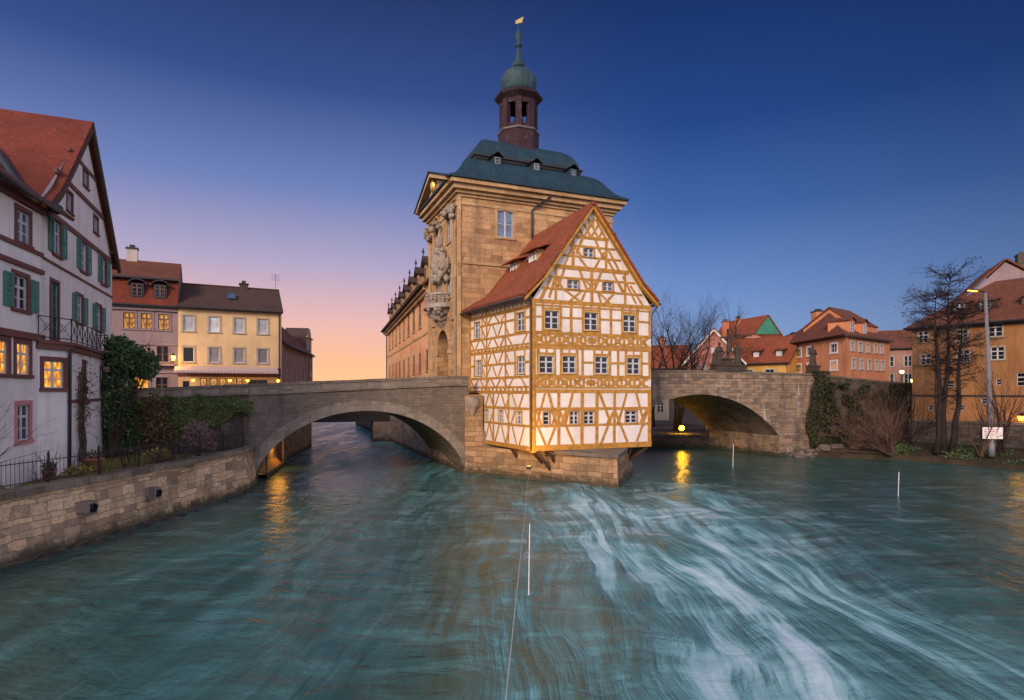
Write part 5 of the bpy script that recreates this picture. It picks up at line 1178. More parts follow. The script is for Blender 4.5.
chimney(t, FY, -3.7, 3.6, 16.4, 17.9, .8, .6, 'pale_wall')
p = FC_(-.32, -.55, 8.25); t = thing('wall_lantern', 'glowing wall lantern on a bracket between grey and cream houses', 'lantern', p)
b = MB(); b.lathe(Fr(p, 0), (0, 0, 0), [(.11, -.2), (.19, .18)], 6); b.build('glass', 'lamp_warm', t); b = MB(); b.lathe(Fr(p, 0), (0, 0, 0), [(.24, .185), (.1, .34), (.03, .45)], 6); b.lathe(Fr(p, 0), (0, 0, 0), [(.05, -.3), (.13, -.205)], 6); b.build('cap', 'dark_metal', t)
b = MB(); b.tube([FC_(-.32, .1, 8.0), FC_(-.32, -.3, 7.85), FC_(-.32, -.55, 7.95)], .03, 5); b.build('bracket', 'dark_metal', t)
l = bpy.data.lights.new('lantern_light', 'POINT'); lo = bpy.data.objects.new('lantern_light', l); COL.objects.link(lo); l.energy = 60; l.color = (1, .55, .15); l.shadow_soft_size = .2; lo.parent = t; lo.location = (.25, -.35, 0)
# street row beyond
F = fr2((-24.0, 62), (-27.2, 79)); t = thing('row_house', 'pale street house with steep dark red roof beyond the cream house', 'house', F(8, 4, 4.75))
hq = [(x, z, .9, 1.4) for x in (2, 5, 8, 11, 14) for z in (6.2, 8.9)]
box_walls(t, F, 0, 17, 8, 4.7, 10.6, 14.6, [hole(*q) for q in hq], 'grey_wall'); sloped(t, F, 0, 17, 8, 10.6, 14.6, 'tile_brown')
for q in hq: window(t, F, *q, 2, 3, 'glass', 'sash', 'pale_stone', .12)
F = fr2((-28.2, 80.5), (-29.7, 88)); t = thing('baroque_house', 'narrow stone house with curved gable at the end of the left street', 'house', F(3.5, 4, 4.75))
hq = [(x, z, .9, 1.5) for x in (1.6, 3.7, 5.8) for z in (6, 8.7)] + [(3.7, 11.2, .9, 1.3)]
b = MB(); b.wall(F, [(0, 4.7), (7.4, 4.7), (7.4, 10.6), (0, 10.6)], [hole(*q) for q in hq if q[1] < 10], .2)
b.wall(F, [(1.2, 10.6), (6.2, 10.6), (6.2, 13.0), (5.4, 13.9), (4.4, 14.4), (3.0, 14.4), (2.0, 13.9), (1.2, 13.0)], [hole(*q) for q in hq if q[1] > 10], .2)
b.poly([F(0, 0, 4.7), F(0, 0, 10.6), F(0, 8, 10.6), F(0, 8, 4.7)]); b.build('wall', 'pale_stone', t); b = MB(); gq = [(1.2, 10.6), (6.2, 10.6), (6.2, 13.0), (5.4, 13.9), (4.4, 14.4), (3.0, 14.4), (2.0, 13.9), (1.2, 13.0)]
for (xa, za), (xb, zb) in zip(gq, gq[1:] + gq[:1]): b.poly([F(xa, 0, za), F(xa, 3, za), F(xb, 3, zb), F(xb, 0, zb)][::-1])
b.build('dwarf_gable', 'tile_dark', t)
b = MB(); b.box(F, -.2, 7.6, -.3, .03, 10.5, 10.75); b.box(F, 1.0, 6.4, -.2, .03, 12.95, 13.12); b.build('cornice', 'sandtrim', t)
b = MB(); b.slab([F(-.3, -.3, 10.78), F(7.7, -.3, 10.78), F(7.7, 4, 13.4), F(-.3, 4, 13.4)], .15); b.build('roof', 'tile_dark', t)
for q in hq: window(t, F, *q, 2, 3, 'glass', 'sash', 'sandtrim', .14)

# ================================================================ right side houses
FOL, FOR = fr2((39.7, 86), (39.7, 70)), fr2((39.7, 70), (39.7 + .788 * 13, 70 + .616 * 13))
t = thing('orange_house', 'bright orange corner house with white framed windows and hipped brown roof', 'house', (45, 79, 5.2))
ol = [(16 - s, z, 1.35, h) for s in (11.8, 8.6, 2.75) for z, h in ((10.28, 1.0), (8.15, .95))]
orr = [(s, 10.4, .95, 1.0) for s in (1.65, 3.85, 6.05, 8.45, 10.4)] + [(s, 8.22, .95, 1.12) for s in (1.95, 4.25, 6.55, 8.85, 10.7)]
b = MB(); b.wall(FOL, [(0, 4.5), (16, 4.5), (16, 12.2), (0, 12.2)], [hole(*q) for q in ol], .2); b.wall(FOR, [(0, 4.5), (13, 4.5), (13, 12.2), (0, 12.2)], [hole(*q) for q in orr], .2)
b.poly([FOR(13, 0, 4.5), FOR(13, 12, 4.5), FOR(13, 12, 12.2), FOR(13, 0, 12.2)]); b.build('wall', 'orange_wall', t)
for i, q in enumerate(ol): window(t, FOL, *q, 2, 2, 'lit_soft' if i == 5 else 'glass', 'sash', 'white_paint', .24, label='window with a yellow light inside' if i == 5 else None)
for q in orr: window(t, FOR, *q, 2, 2, 'glass_pale', 'sash', 'pale_wall', .2)
A, B_, C_, D_ = Vector((38.9, 87, 12.2)), Vector((38.9, 69.2, 12.2)), Vector((50.8, 78.4, 12.2)), Vector((50.5, 92, 12.2)); R1, R2 = Vector((42.6, 79.5, 16.3)), Vector((46.5, 84, 16.5))
b = MB(); b.slab([A, B_, R1, R2], .2); b.slab([B_, C_, R2, R1], .2); b.slab([C_, D_, R2], .2); b.slab([D_, A, R2], .2); b.build('roof', 'tile_brown', t)
b = MB(); b.box(FOL, -.5, 16.3, -.4, .02, 11.95, 12.15); b.box(FOR, -.3, 13.3, -.4, .02, 11.95, 12.15); b.build('cornice', 'wood_dark', t)
for x in (2.9, 6.6): gable_dormer(t, Fr(FOR(x, .6, 12.5), FOR.a), 1.5, 1.6, 2.5, 'tile_brown', 'orange_wall', 'glass_pale')
for x, y, z in ((10.8, 1.5, 13.45), (12.6, 1.7, 13.6)):
    F = Fr(FOL(x, y, z), FOL.a); b = MB(); b.box(F, -.5, .5, -.3, .5, -.2, .3); b.build('skylight', 'blind', t)
chimney(t, FOL, 5.2, 2.2, 13.5, 16.3, 1.3, 1.3, 'orange_wall'); chimney(t, FOL, .4, 1.2, 12, 13.6, 1.8, 1.2, 'cream_wall')
F = Fr(FOR(7.3, 1.5, 0), FOR.a); b = MB(); b.slab([F(-.3, 0, 14.1), F(6.2, 0, 14.1), F(6.2, 3.6, 16.7), F(-.3, 3.6, 16.7)], .16, 0); b.slab([F(6.2, 7.2, 14.1), F(-.3, 7.2, 14.1), F(-.3, 3.6, 16.7), F(6.2, 3.6, 16.7)], .16, 0)
for x in (0, 6): q = [F(x, .1, 12.5), F(x, .1, 14.0), F(x, 3.6, 16.52), F(x, 7.1, 14.0), F(x, 7.1, 12.5)]; b.poly(q if not x else q[::-1], 1)
b.poly([F(0, .12, 12.5), F(6, .12, 12.5), F(6, .12, 14.05), F(0, .12, 14.05)], 1); b.build('rear_gable', ['tile_brown', 'orange_wall'], t)
F = fr2((30.2, 88), (37.6, 80.2)); W2 = math.hypot(7.4, 7.8); t = thing('yellow_house', 'low yellow house with long red roof left of the orange corner house', 'house', F(5, 4, 5.2))
hq = [(x, 6.6, 1.2, 1.9) for x in (2.2, 5.2, 8.2)]
box_walls(t, F, 0, W2, 8, 4.7, 9.6, 13.3, [hole(*q) for q in hq], 'yellow_wall'); sloped(t, F, 0, W2, 8, 9.6, 13.3, 'tile_orange')
for q in hq: window(t, F, *q, 2, 2, 'glass', 'shutter', 'sash', .1)
for x in (2.3, 6.0, 9.2): gable_dormer(t, Fr(F(x, .7, 10.05), F.a), 1.2, 1.15, 2.2, 'tile_brown', 'wood_dark', 'blind', True)
F = fr2((25.4, 85.5), (32.4, 83.5)); t = thing('pink_house', 'pink gabled house with white verge boards and tall brick chimney behind the statues', 'house', F(3.5, 4, 1.2))
hq = [(2.2, 8.2, .9, 1.2), (5.0, 8.2, .9, 1.2), (3.6, 10.8, .7, .9)]
b = MB(); b.wall(F, [(0, 1), (7.28, 1), (7.28, 10), (0, 10)], [hole(*q) for q in hq[:2]], .2); b.wall(F, [(0, 10), (7.28, 10), (3.64, 14.2)], [hole(*hq[2])], .2); b.poly([F(0, 0, 1), F(0, 0, 10), F(0, 9, 10), F(0, 9, 1)]); b.poly([F(7.28, 0, 1), F(7.28, 9, 1), F(7.28, 9, 10), F(7.28, 0, 10)]); b.build('wall', 'pink_wall', t)
b = MB(); b.slab([F(-.7, -.3, 9.4), F(3.64, -.3, 14.4), F(3.64, 9, 14.4), F(-.7, 9, 9.4)][::-1], .16); b.slab([F(3.64, -.3, 14.4), F(7.98, -.3, 9.4), F(7.98, 9, 9.4), F(3.64, 9, 14.4)][::-1], .16); b.build('roof', 'tile_orange', t)
b = MB(); n_ = F(0, -1, 0) - F(0, 0, 0); b.bar(F(3.64, -.26, 14.24), F(7.98, -.26, 9.24), .24, .1, n_); b.bar(F(3.64, -.26, 14.24), F(-.7, -.26, 9.24), .24, .1, n_); b.build('bargeboard', 'white_paint', t)
for q in hq: window(t, F, *q, 2, 2, 'blind', 'sash', None, .1)
chimney(t, F, 5.4, 2.5, 11.5, 15.6, .95, .95, 'terracotta')
F = fr2((13.5, 88), (26, 86)); t = thing('pale_house', 'pale quay house with low red roof behind the bare tree trunks', 'house', F(6, 4, 1.2))
hq = [(x, z, .9, 1.4) for x in (1.5, 3.8, 6.1, 8.4, 10.7) for z in (2.4, 5.1)]
box_walls(t, F, 0, 12.6, 8, 1, 9.0, 12.4, [hole(*q) for q in hq], 'pale_wall'); sloped(t, F, 0, 12.6, 8, 9.0, 12.4, 'tile_orange')
for q in hq: window(t, F, *q, 2, 3, 'glass', 'sash', 'pale_stone', .12)
chimney(t, F, 9, 4, 12, 13.6, .8, .8)
F = Fr((43.6, 108, 0), R(18)); t = thing('green_gable_house', 'house with bright green gable cladding rising behind the red roofs', 'house', F(4, 5, 5.2))
b = MB(); b.wall(F, [(0, 5), (8, 5), (8, 14.6), (0, 14.6)], [], .2); b.poly([F(0, 0, 5), F(0, 0, 14.6), F(0, 12, 14.6), F(0, 12, 5)]); b.build('wall', 'salmon_wall', t)
b = MB(); b.wall(F, [(-.1, 14.6), (8.1, 14.6), (4, 19.3)], [], .2, y=-.02); b.build('gable', 'green_paint', t)
b = MB(); b.slab([F(-.6, -.1, 14.2), F(4, -.1, 19.5), F(4, 12, 19.5), F(-.6, 12, 14.2)][::-1], .18); b.slab([F(4, -.1, 19.5), F(8.6, -.1, 14.2), F(8.6, 12, 14.2), F(4, 12, 19.5)][::-1], .18); b.build('roof', 'tile_orange', t); chimney(t, F, 3, 7, 18, 19.8, .7, .7)
F = fr2((33.5, 97), (44, 95)); t = thing('dark_roof_house', 'house with dark maroon roof between chimney and green gable', 'house', F(5, 4, 5.2))
hq = [(8.2, 11.4, 1.0, 1.3), (6.2, 11.4, 1.0, 1.3), (4.2, 11.4, 1, 1.3)]
box_walls(t, F, 0, 10.6, 8, 5, 13.2, 15.0, [hole(*q) for q in hq], 'salmon_wall'); sloped(t, F, 0, 10.6, 8, 13.2, 15.0, 'tile_brown')
for q in hq: window(t, F, *q, 2, 2, 'glass', 'sash', 'pale_stone', .12)
gable_dormer(t, Fr(F(6.0, .5, 13.4), F.a), 2.6, 1.0, 2.5, 'tile_brown', 'pink_wall')
F = fr2((56.5, 96), (66, 90)); t = thing('far_house', 'pinkish far house behind the street lamps right of the orange house', 'house', F(5, 4, 5.2))
hq = [(x, z, 1, 1.6) for x in (1.8, 4.2, 6.6, 9) for z in (6.6, 9.4)]
box_walls(t, F, 0, 11.2, 9, 4.7, 12.4, 15.4, [hole(*q) for q in hq], 'salmon_wall'); sloped(t, F, 0, 11.2, 9, 12.4, 15.4, 'tile_brown')
for i, q in enumerate(hq): window(t, F, *q, 2, 2, 'lit' if i == 0 else 'glass', 'sash', 'pale_stone', .14)
# big ochre building on the right bank
FRB = fr2((37.3, 55), (37.3 + .56 * 26, 55 - .83 * 26)); RL = 26
t = thing('ochre_house', 'large ochre orange riverside house behind the bare trees with red hipped roof', 'house', FRB(12, 5, 2.8))
rw = [(.9, 10.0, .75, .95), (3.9, 9.9, .8, .95), (6.25, 10.1, .95, 1.2), (1.1, 7.95, .75, .85), (4.0, 8.05, .85, 1.0), (6.4, 8.15, .9, 1.05), (7.95, 5.9, .55, 1.1), (6.5, 6.0, .4, .5), (3.0, 5.86, .55, .5), (1.5, 3.75, .38, .45), (3.9, 3.8, .38, .45), (5.5, 4.4, .45, .5)] + [(x, z, .95, 1.15) for x in (9.4, 12.4, 15.4, 18.4) for z in (10.1, 8.1, 5.8)]
b = MB(); b.wall(FRB, [(0, .6), (RL, .6), (RL, 11.4), (0, 11.4)], [hole(*q) for q in rw], .22); b.poly([FRB(0, 0, .6), FRB(0, 0, 11.4), FRB(0, 11, 11.4), FRB(0, 11, .6)]); b.build('wall', 'orange_big', t)
for i, q in enumerate(rw): window(t, FRB, *q, 1 if q[2] < .6 else 2, 2 if q[3] < .8 else 3, 'glass', 'sash', 'pale_stone' if q[2] > .6 else None, .11)
b = MB(); e = -.5; A, B_, C_, D_ = FRB(e, e, 11.35), FRB(RL + .5, e, 11.35), FRB(RL + .5, 11.5, 11.35), FRB(e, 11.5, 11.35); R1, R2 = FRB(4.6, 5.5, 15.6), FRB(RL - 4, 5.5, 15.6)
b.slab([A, B_, R2, R1], .2); b.slab([B_, C_, R2], .2); b.slab([C_, D_, R1, R2], .2); b.slab([D_, A, R1], .2); b.build('roof', 'tile_brown', t)
b = MB(); b.tube([FRB(e, e - .08, 11.3), FRB(RL, e - .08, 11.3)], .1, 6); b.box(FRB, -.3, RL, -.35, .02, 11.1, 11.3); b.tube([FRB(1.95, -.1, 11.2), FRB(1.95, -.1, 3)], .05, 6); b.box(FRB, 0, RL, -.05, .02, 5.0, 5.16); b.build('gutter', 'gutter', t)
for x in (3.3, 5.2, 8.2, 11.5): gable_dormer(t, Fr(FRB(x, 1.3, 12.6), FRB.a), 1.15, .85, 2.2, 'tile_brown', 'wood_dark', 'lit_soft' if x == 8.2 else 'glass', True)
F = fr2((49.5, 66.8), (60.5, 61.2)); t = thing('grey_gable_house', 'tall house with grey gable and chimney rising behind the ochre roof', 'house', F(6, 4, 5.2))
b = MB(); b.wall(F, [(0, 4.7), (12.3, 4.7), (12.3, 14.3), (0, 14.3)], [], .2); b.wall(F, [(0, 14.3), (12.3, 14.3), (5, 19.6)], [(4.6, 5.4, 16, 17)], .2); b.poly([F(0, 0, 4.7), F(0, 0, 14.3), F(0, 9, 14.3), F(0, 9, 4.7)]); b.build('wall', 'grey_wall', t)
b = MB(); b.slab([F(-.6, -.3, 13.9), F(5, -.3, 19.8), F(5, 10, 19.8), F(-.6, 10, 13.9)][::-1], .2); b.slab([F(5, -.3, 19.8), F(13, -.3, 13.9), F(13, 10, 13.9), F(5, 10, 19.8)][::-1], .2); b.build('roof', 'tile_brown', t); window(t, F, 5, 16, .8, 1, 2, 2, 'glass', 'sash', None, .1); chimney(t, F, 7.1, 2.5, 17.6, 20.6, 1.1, 1.1, 'dark_wall')
# wall along the right bank
FRW = Fr(FRB(0, -1.3, 0), FRB.a); t = thing('bank_wall', 'dark stone bank wall below the ochre house behind lamp and sign', 'wall', FRW(10, 0, .6))
b = MB(); b.box(FRW, .3, 26, 0, 1.3, -.4, 2.75); b.build('wall_face', 'dark_wall', t); b = MB()
for i in range(18): b.box(FRW, .3 + 1.43 * i, .3 + 1.43 * i + 1.415, -.06, .45, 2.753, 2.93 + rnd.uniform(-.02, .02))
b.build('coping', 'cap', t)

# ================================================================ street furniture and lamps
def lamp_post(base, h, label, arm=.9, adir=(-1, 0, 0), group=None, glow='lamp_orange', r=.13, lean=(0, 0, 0)):
    base = Vector(base); t = thing('street_lamp', label, 'street lamp', base, group); top = base + Vector((0, 0, h)) + Vector(lean); ad = Vector(adir)
    b = MB(); b.tube([base, base + Vector((0, 0, .9)), base + Vector((0, 0, .95)), top], [r * 1.7, r * 1.7, r * 1.25, r * .75], 10); b.build('pole', 'pole_grey', t, True)
    b = MB(); e = top + ad * arm + Vector((0, 0, .18)); b.tube([top, top + ad * arm * .4 + Vector((0, 0, .12)), e], [.05, .045, .04], 6); b.build('arm', 'gutter', t)
    hd = MB(); F = Fr(e, math.atan2(ad.y, ad.x)); hd.hexa([F(-.1, -.13, -.04), F(.65, -.1, .06), F(.65, .1, .06), F(-.1, .13, -.04)], [F(-.1, -.1, .1), F(.65, -.06, .16), F(.65, .06, .16), F(-.1, .1, .1)]); o = hd.build('lamp_head', 'gutter', t)
    g = MB(); g.hexa([F(0, -.09, -.07), F(.6, -.07, 0.02), F(.6, .07, 0.02), F(0, .09, -.07)], [F(0, -.1, -.03), F(.6, -.08, .05), F(.6, .08, .05), F(0, .1, -.03)]); g.build('lens', glow, o); return t
lamp_post((34.95, 43, .75), 11.9, 'tall grey street lamp with orange light in front of the ochre house', .55, (-.93, .2, 0), lean=(-.45, 0, 0))
for x, y, z0, z1, lb in ((52.6, 79.6, 5.2, 8.1, 'upper small street lamp glowing right of the orange house'), (54.2, 79.8, 5.2, 6.9, 'lower small street lamp glowing left of the ochre house')):
    t = thing('street_lantern', lb, 'street lamp', (x, y, z0), 'small street lamps beside the orange house'); b = MB(); b.tube([(x, y, z0), (x, y, z1 - .25)], [.09, .06], 8); b.build('pole', 'dark_metal', t)
    b = MB(); b.blob((x, y, z1), .26, 0, 1, 0, 8); b.build('globe', 'lamp_white', t, True); b = MB(); b.lathe(Fr((x, y, z1), 0), (0, 0, 0), [(.3, .2), (.05, .42)], 8); b.build('cap', 'dark_metal', t)
p = FRB(8.15, -.28, 3.35); t = thing('wall_lamp', 'glowing orange wall lamp low on the ochre house wall', 'lamp', p); b = MB(); b.lathe(Fr(p, 0), (0, 0, 0), [(.26, -.25), (.34, .1)], 8); b.build('glass', 'lamp_warm', t); b = MB(); b.lathe(Fr(p, 0), (0, 0, 0), [(.42, .105), (.1, .4)], 8); b.tube([p + Vector((0, 0, .3)), FRB(8.15, .1, 3.75)], .03, 5); b.build('hood', 'dark_metal', t)
l = bpy.data.lights.new('wall_lamp_light', 'POINT'); lo = bpy.data.objects.new('wall_lamp_light', l); COL.objects.link(lo); l.energy = 40; l.color = (1, .52, .10); l.shadow_soft_size = .3; lo.parent = t; lo.location = (-.35, -.3, -.1)
p = FAW(10.0, 1.3, 3.25); t = thing('arch_lamp', 'small glowing lamp hanging inside the little round arch', 'lamp', p); b = MB(); b.blob(p, .15, 0, 1, 0, 7); b.build('globe', 'lamp_warm', t, True); b = MB(); b.tube([p, p + Vector((0, 0, .95))], .02, 4); b.build('rod', 'dark_metal', t)
l = bpy.data.lights.new('arch_lamp_light', 'POINT'); lo = bpy.data.objects.new('arch_lamp_light', l); COL.objects.link(lo); l.energy = 45; l.color = (1, .5, .12); l.shadow_soft_size = .2; lo.parent = t; lo.location = (0, -.1, -.25)
p = Vector((17.15, 59.6, 1.75)); t = thing('quay_lamp', 'brilliant yellow lamp on the quay seen through the right arch', 'lamp', (p.x, p.y, 1.2)); b = MB(); b.blob(p, .24, 0, 1, 0, 9); b.build('globe', 'lamp_yellow', t, True); b = MB(); b.tube([(p.x, p.y, 1.2), (p.x, p.y, 1.55)], [.12, .08], 8); b.build('post', 'dark_metal', t)
l = bpy.data.lights.new('quay_lamp_light', 'POINT'); lo = bpy.data.objects.new('quay_lamp_light', l); COL.objects.link(lo); l.energy = 22; l.color = (1, .62, .10); l.shadow_soft_size = .24; lo.parent = t; lo.location = (0, -.5, .62)
t = thing('quay_railing', 'thin metal railing along the quay behind the right arch', 'railing', (14, 58.9, 1.2)); q0, q1 = Vector((8.2, 59.0, 1.2)), Vector((19.1, 57.8, 1.2))
b = MB()
for z in (.45, .95): b.tube([q0 + Vector((0, 0, z)), q1 + Vector((0, 0, z))], .03, 5)
b.build('rails', 'gutter', t)
for i in range(9):
    a = q0.lerp(q1, i / 8); b = MB(); b.tube([a, a + Vector((0, 0, 1.0))], .035, 5); b.build('post', 'gutter', t)
# warning board on the lamp post
t = thing('warning_sign', 'white warning board with small red lettering on the tall street lamp pole', 'sign', (34.85, 42.75, 2.45)); F = Fr((34.85, 42.78, 2.45), R(-6))
b = MB(); b.box(F, -.68, .68, -.02, .02, -.42, .42); b.build('board', 'white_paint', t); b = MB(); rr = random.Random(9)
for z, hh, n in ((.26, .07, 4), (.10, .10, 3), (-.06, .07, 5), (-.18, .06, 4), (-.30, .05, 5)):
    x = -.56
    for k in range(n):
        w = rr.uniform(.12, 1.05 / n)
        for j in range(max(2, int(w / .05))): b.box(F, x + j * .05, x + j * .05 + .034, -.026, -.021, z - hh / 2 + rr.uniform(0, .015), z + hh / 2 - rr.uniform(0, .015))
        x += w + .06
        if x > .5: break
b.build('lettering', 'sign_red', t); b = MB(); b.bar(F(-.5, .02, .1), F(.5, .02, .1), .05, -.05, F(0, -1, 0) - F(0, 0, 0)); b.tube([F(.1, .12, -1.5), F(.1, .12, .3)], .04, 6); b.build('bracket', 'gutter', t)
# garden fence on the river wall
t = thing('iron_fence', 'black iron fence with pointed bars on top of the river wall', 'fence', (-15.6, 23.2, 2.32)); b = MB(); r_ = MB()
FP_ = [(x - .30, y) for x, y in EMB]; acc = []
for k in range(len(FP_) - 1):
    p, q = Vector((*FP_[k], 0)), Vector((*FP_[k + 1], 0)); n = max(1, int((q - p).length / .15))
    acc += [p.lerp(q, i / n) for i in range(n)]
    for z in (2.45, 3.12): r_.bar(p + Vector((0, 0, z)), q + Vector((0, 0, z)), .03, .03, (1, 0, 0))
acc = [a for a in acc if 4 < a.y < 33.2]
for i, a in enumerate(acc):
    if i % 14 == 0:
        m_ = MB(); m_.box(Fr(a, 0), -.03, .03, -.03, .03, 2.3, 3.36); m_.tube([a + Vector((0, 0, 3.36)), a + Vector((0, 0, 3.45))], [.04, .005], 6); m_.build('post', 'dark_metal', t)
    else: b.tube([a + Vector((0, 0, 2.36)), a + Vector((0, 0, 3.2)), a + Vector((0, 0, 3.28))], [.010, .010, .003], 4, 0, False)
b.build('bars', 'dark_metal', t); r_.build('rails', 'dark_metal', t)
# slalom cable and hanging poles
t = thing('slalom_cable', 'thin pale steel cable stretched low over the river towards the pier', 'cable', (.5, 20, 1.6)); b = MB(); c0, c1 = Vector((1.02, 36.2, .42)), Vector((-.27, -1.2, 3.40))
b.tube([c0.lerp(c1, i / 24) - Vector((0, 0, .10 * math.sin(math.pi * i / 24))) for i in range(25)], .006, 5); b.build('wire', 'cable', t)
def spole(x, y, z0, z1, label, r=.018, lean=0, hang=False):
    t = thing('slalom_pole', label, 'pole', (x, y, z0), 'white slalom poles in the river'); b = MB(); L_ = z1 - z0
    b.tube([(x, y, z0), (x + lean * .55, y, z0 + L_ * .60)], r, 8); b.tube([(x + lean * .62, y, z0 + L_ * .66), (x + lean, y, z1)], r, 8); b.build('pole', 'white_paint', t)
    b = MB(); b.tube([(x + lean * .55, y, z0 + L_ * .60), (x + lean * .62, y, z0 + L_ * .66)], r * 1.25, 8); b.build('band', 'cable', t)
    if hang: b = MB(); b.tube([(x + lean, y, z1), (x + lean, y, z1 + .05)], .006, 4); b.build('cord', 'cable', t)
spole(.44, 15.6, .10, 1.98, 'white slalom pole hanging from the cable in the middle of the river', .014, .03, True)
spole(15.9, 42.5, -.6, 1.65, 'white slalom pole standing in the river before the right bridge arch', .02, .05); spole(20.15, 30.8, -.5, 1.28, 'white slalom pole in calm water on the right of the river', .018, .05)

# ================================================================ statues
def figure(b, F, x, y, z, h, seed, arms=0, lean=0):
    k = h / 1.9; pr = [(.36, 0), (.38, .15), (.33, .5), (.29, .95), (.27, 1.15), (.31, 1.38), (.29, 1.5), (.13, 1.58), (.09, 1.63), (.10, 1.66), (.145, 1.74), (.15, 1.82), (.12, 1.90), (.03, 1.95)]
    N0 = len(b.v); n = 14
    for r, zz in pr:
        for q in range(n):
            an = 2 * math.pi * q / n; rr_ = r * k * (1 + (.16 if zz < 1.5 else .03) * mnoise.noise(Vector((math.cos(an) * 2.2, math.sin(an) * 2.2, zz * .8 + seed))))
            b.v.append(F(x + lean * zz * k + rr_ * math.cos(an), y + .72 * rr_ * math.sin(an), z + zz * k))
    for i in range(len(pr) - 1):
        for q in range(n): a, c = N0 + i * n + q, N0 + i * n + (q + 1) % n; b.f.append([a, c, c + n, a + n]); b.m.append(0)
    b.f.append([N0 + (len(pr) - 1) * n + q for q in range(n)]); b.m.append(0)
    L_ = lean * 1.4 * k
    for s in (-1, 1):
        sh_ = (x + L_ + s * .28 * k, y, z + 1.42 * k)
        if arms == 0: e, h2 = (x + L_ + s * .40 * k, y - .05, z + 1.08 * k), (x + L_ + s * .10 * k, y - .26 * k, z + 1.16 * k)
        elif arms == 1: e, h2 = (x + L_ + s * .48 * k, y - .1, z + 1.2 * k), (x + L_ + s * .62 * k, y - .25 * k, z + (1.5 if s > 0 else 1.0) * k)
        else: e, h2 = (x + L_ + s * .55 * k, y, z + 1.55 * k), (x + L_ + s * .85 * k, y, z + 1.66 * k)
        b.tube([F(*sh_), F(*e), F(*h2)], [.1 * k, .085 * k, .05 * k], 7)
        b.blob(F(*h2), .065 * k, .2, 2, seed, 4)
def pedestal(b, F, x, y, z, w, d, h):
    b.box(F, x - w / 2 - .06, x + w / 2 + .06, y - d / 2 - .06, y + d / 2 + .06, z, z + .14); b.box(F, x - w / 2, x + w / 2, y - d / 2, y + d / 2, z + .14, z + h - .12); b.box(F, x - w / 2 - .07, x + w / 2 + .07, y - d / 2 - .07, y + d / 2 + .07, z + h - .12, z + h)
t = thing('crucifixion_statue', 'dark stone crucifixion group on the parapet of the right bridge', 'statue', FBR(20, .2, 7.12)); b = MB(); pedestal(b, FBR, 20, .25, 7.1, 3.0, .7, .55); b.build('plinth', 'stat', t)
b = MB(); b.box(FBR, 19.93, 20.07, .18, .32, 7.65, 10.55); b.box(FBR, 19.25, 20.75, .19, .31, 9.75, 9.9); pedestal(b, FBR, 20, .25, 7.65, .6, .5, .5); o = b.build('cross', 'stat', t)
b = MB(); figure(b, FBR, 20, .1, 8.6, 1.35, 3, 2); b.build('figure', 'stat', t, True)
for x, h_, ar_, ln_ in ((19.0, 1.75, 0, .05), (21.0, 1.8, 1, -.05), (18.55, 1.2, 0, .1)):
    b = MB(); figure(b, FBR, x, .22, 7.64, h_, x, ar_, ln_); b.build('figure', 'stat', t, True)
b = MB(); rr = random.Random(8)
for i in range(18): b.blob(FBR(20 + rr.uniform(-1.0, 1.0), rr.uniform(.0, .5), 7.65 + rr.uniform(0, .2)), rr.uniform(.08, .2), .5, 2, i, 5)
b.build('rockwork', 'stat', t)
t = thing('saint_statue', 'single dark stone saint on a pedestal at the right end of the bridge', 'statue', FBR(29.4, .2, 7.0)); b = MB(); pedestal(b, FBR, 29.4, .25, 6.98, .85, .7, .75); b.build('plinth', 'stat', t); b = MB(); figure(b, FBR, 29.4, .25, 7.72, 1.75, 5, 0); b.build('figure', 'stat', t, True)

# ================================================================ trees and plants
def tree(name, label, base, trunks, seed, crown_r, barkm, group=None, tuft=None, **k):
    rg = random.Random(seed); t = thing(name, label, 'tree', base, group); T, Cn = MB(), MB(); tips = []
    for d, L, r in trunks: grow(T, Cn, Vector(base), Vector(d), L, r, 0, crown_r, rg, tips=tips, **k)
    T.build('trunk', barkm, t, True); o = Cn.build('crown', barkm, t)
    return t, tips, o
tree('bare_tree', 'large bare tree with forked trunk on the quay behind the right bridge', (17.7, 63.5, 1.15), [((-.06, 0, 1), 7.0, .36), ((.30, .05, 1), 7.4, .32)], 6, 5, 'bark_dark', spread=.85, up=.06, nb=(5, 7), seg=5, ratio=.62, wob=.10)
tree('bare_tree', 'smaller bare tree behind the roofs left of the green gable', (34.3, 92, 5.2), [((.1, 0, 1), 8.6, .26)], 9, 4, 'bark_dark', spread=.5, up=.15, nb=(4, 5), seg=4, ratio=.56)
tree('bare_tree', 'thin bare tree just right of the timbered house', (17.0, 71, 1.2), [((-.1, 0, 1), 8, .22)], 31, 4, 'bark_dark', spread=.55, up=.12, nb=(4, 5), seg=4, ratio=.6)
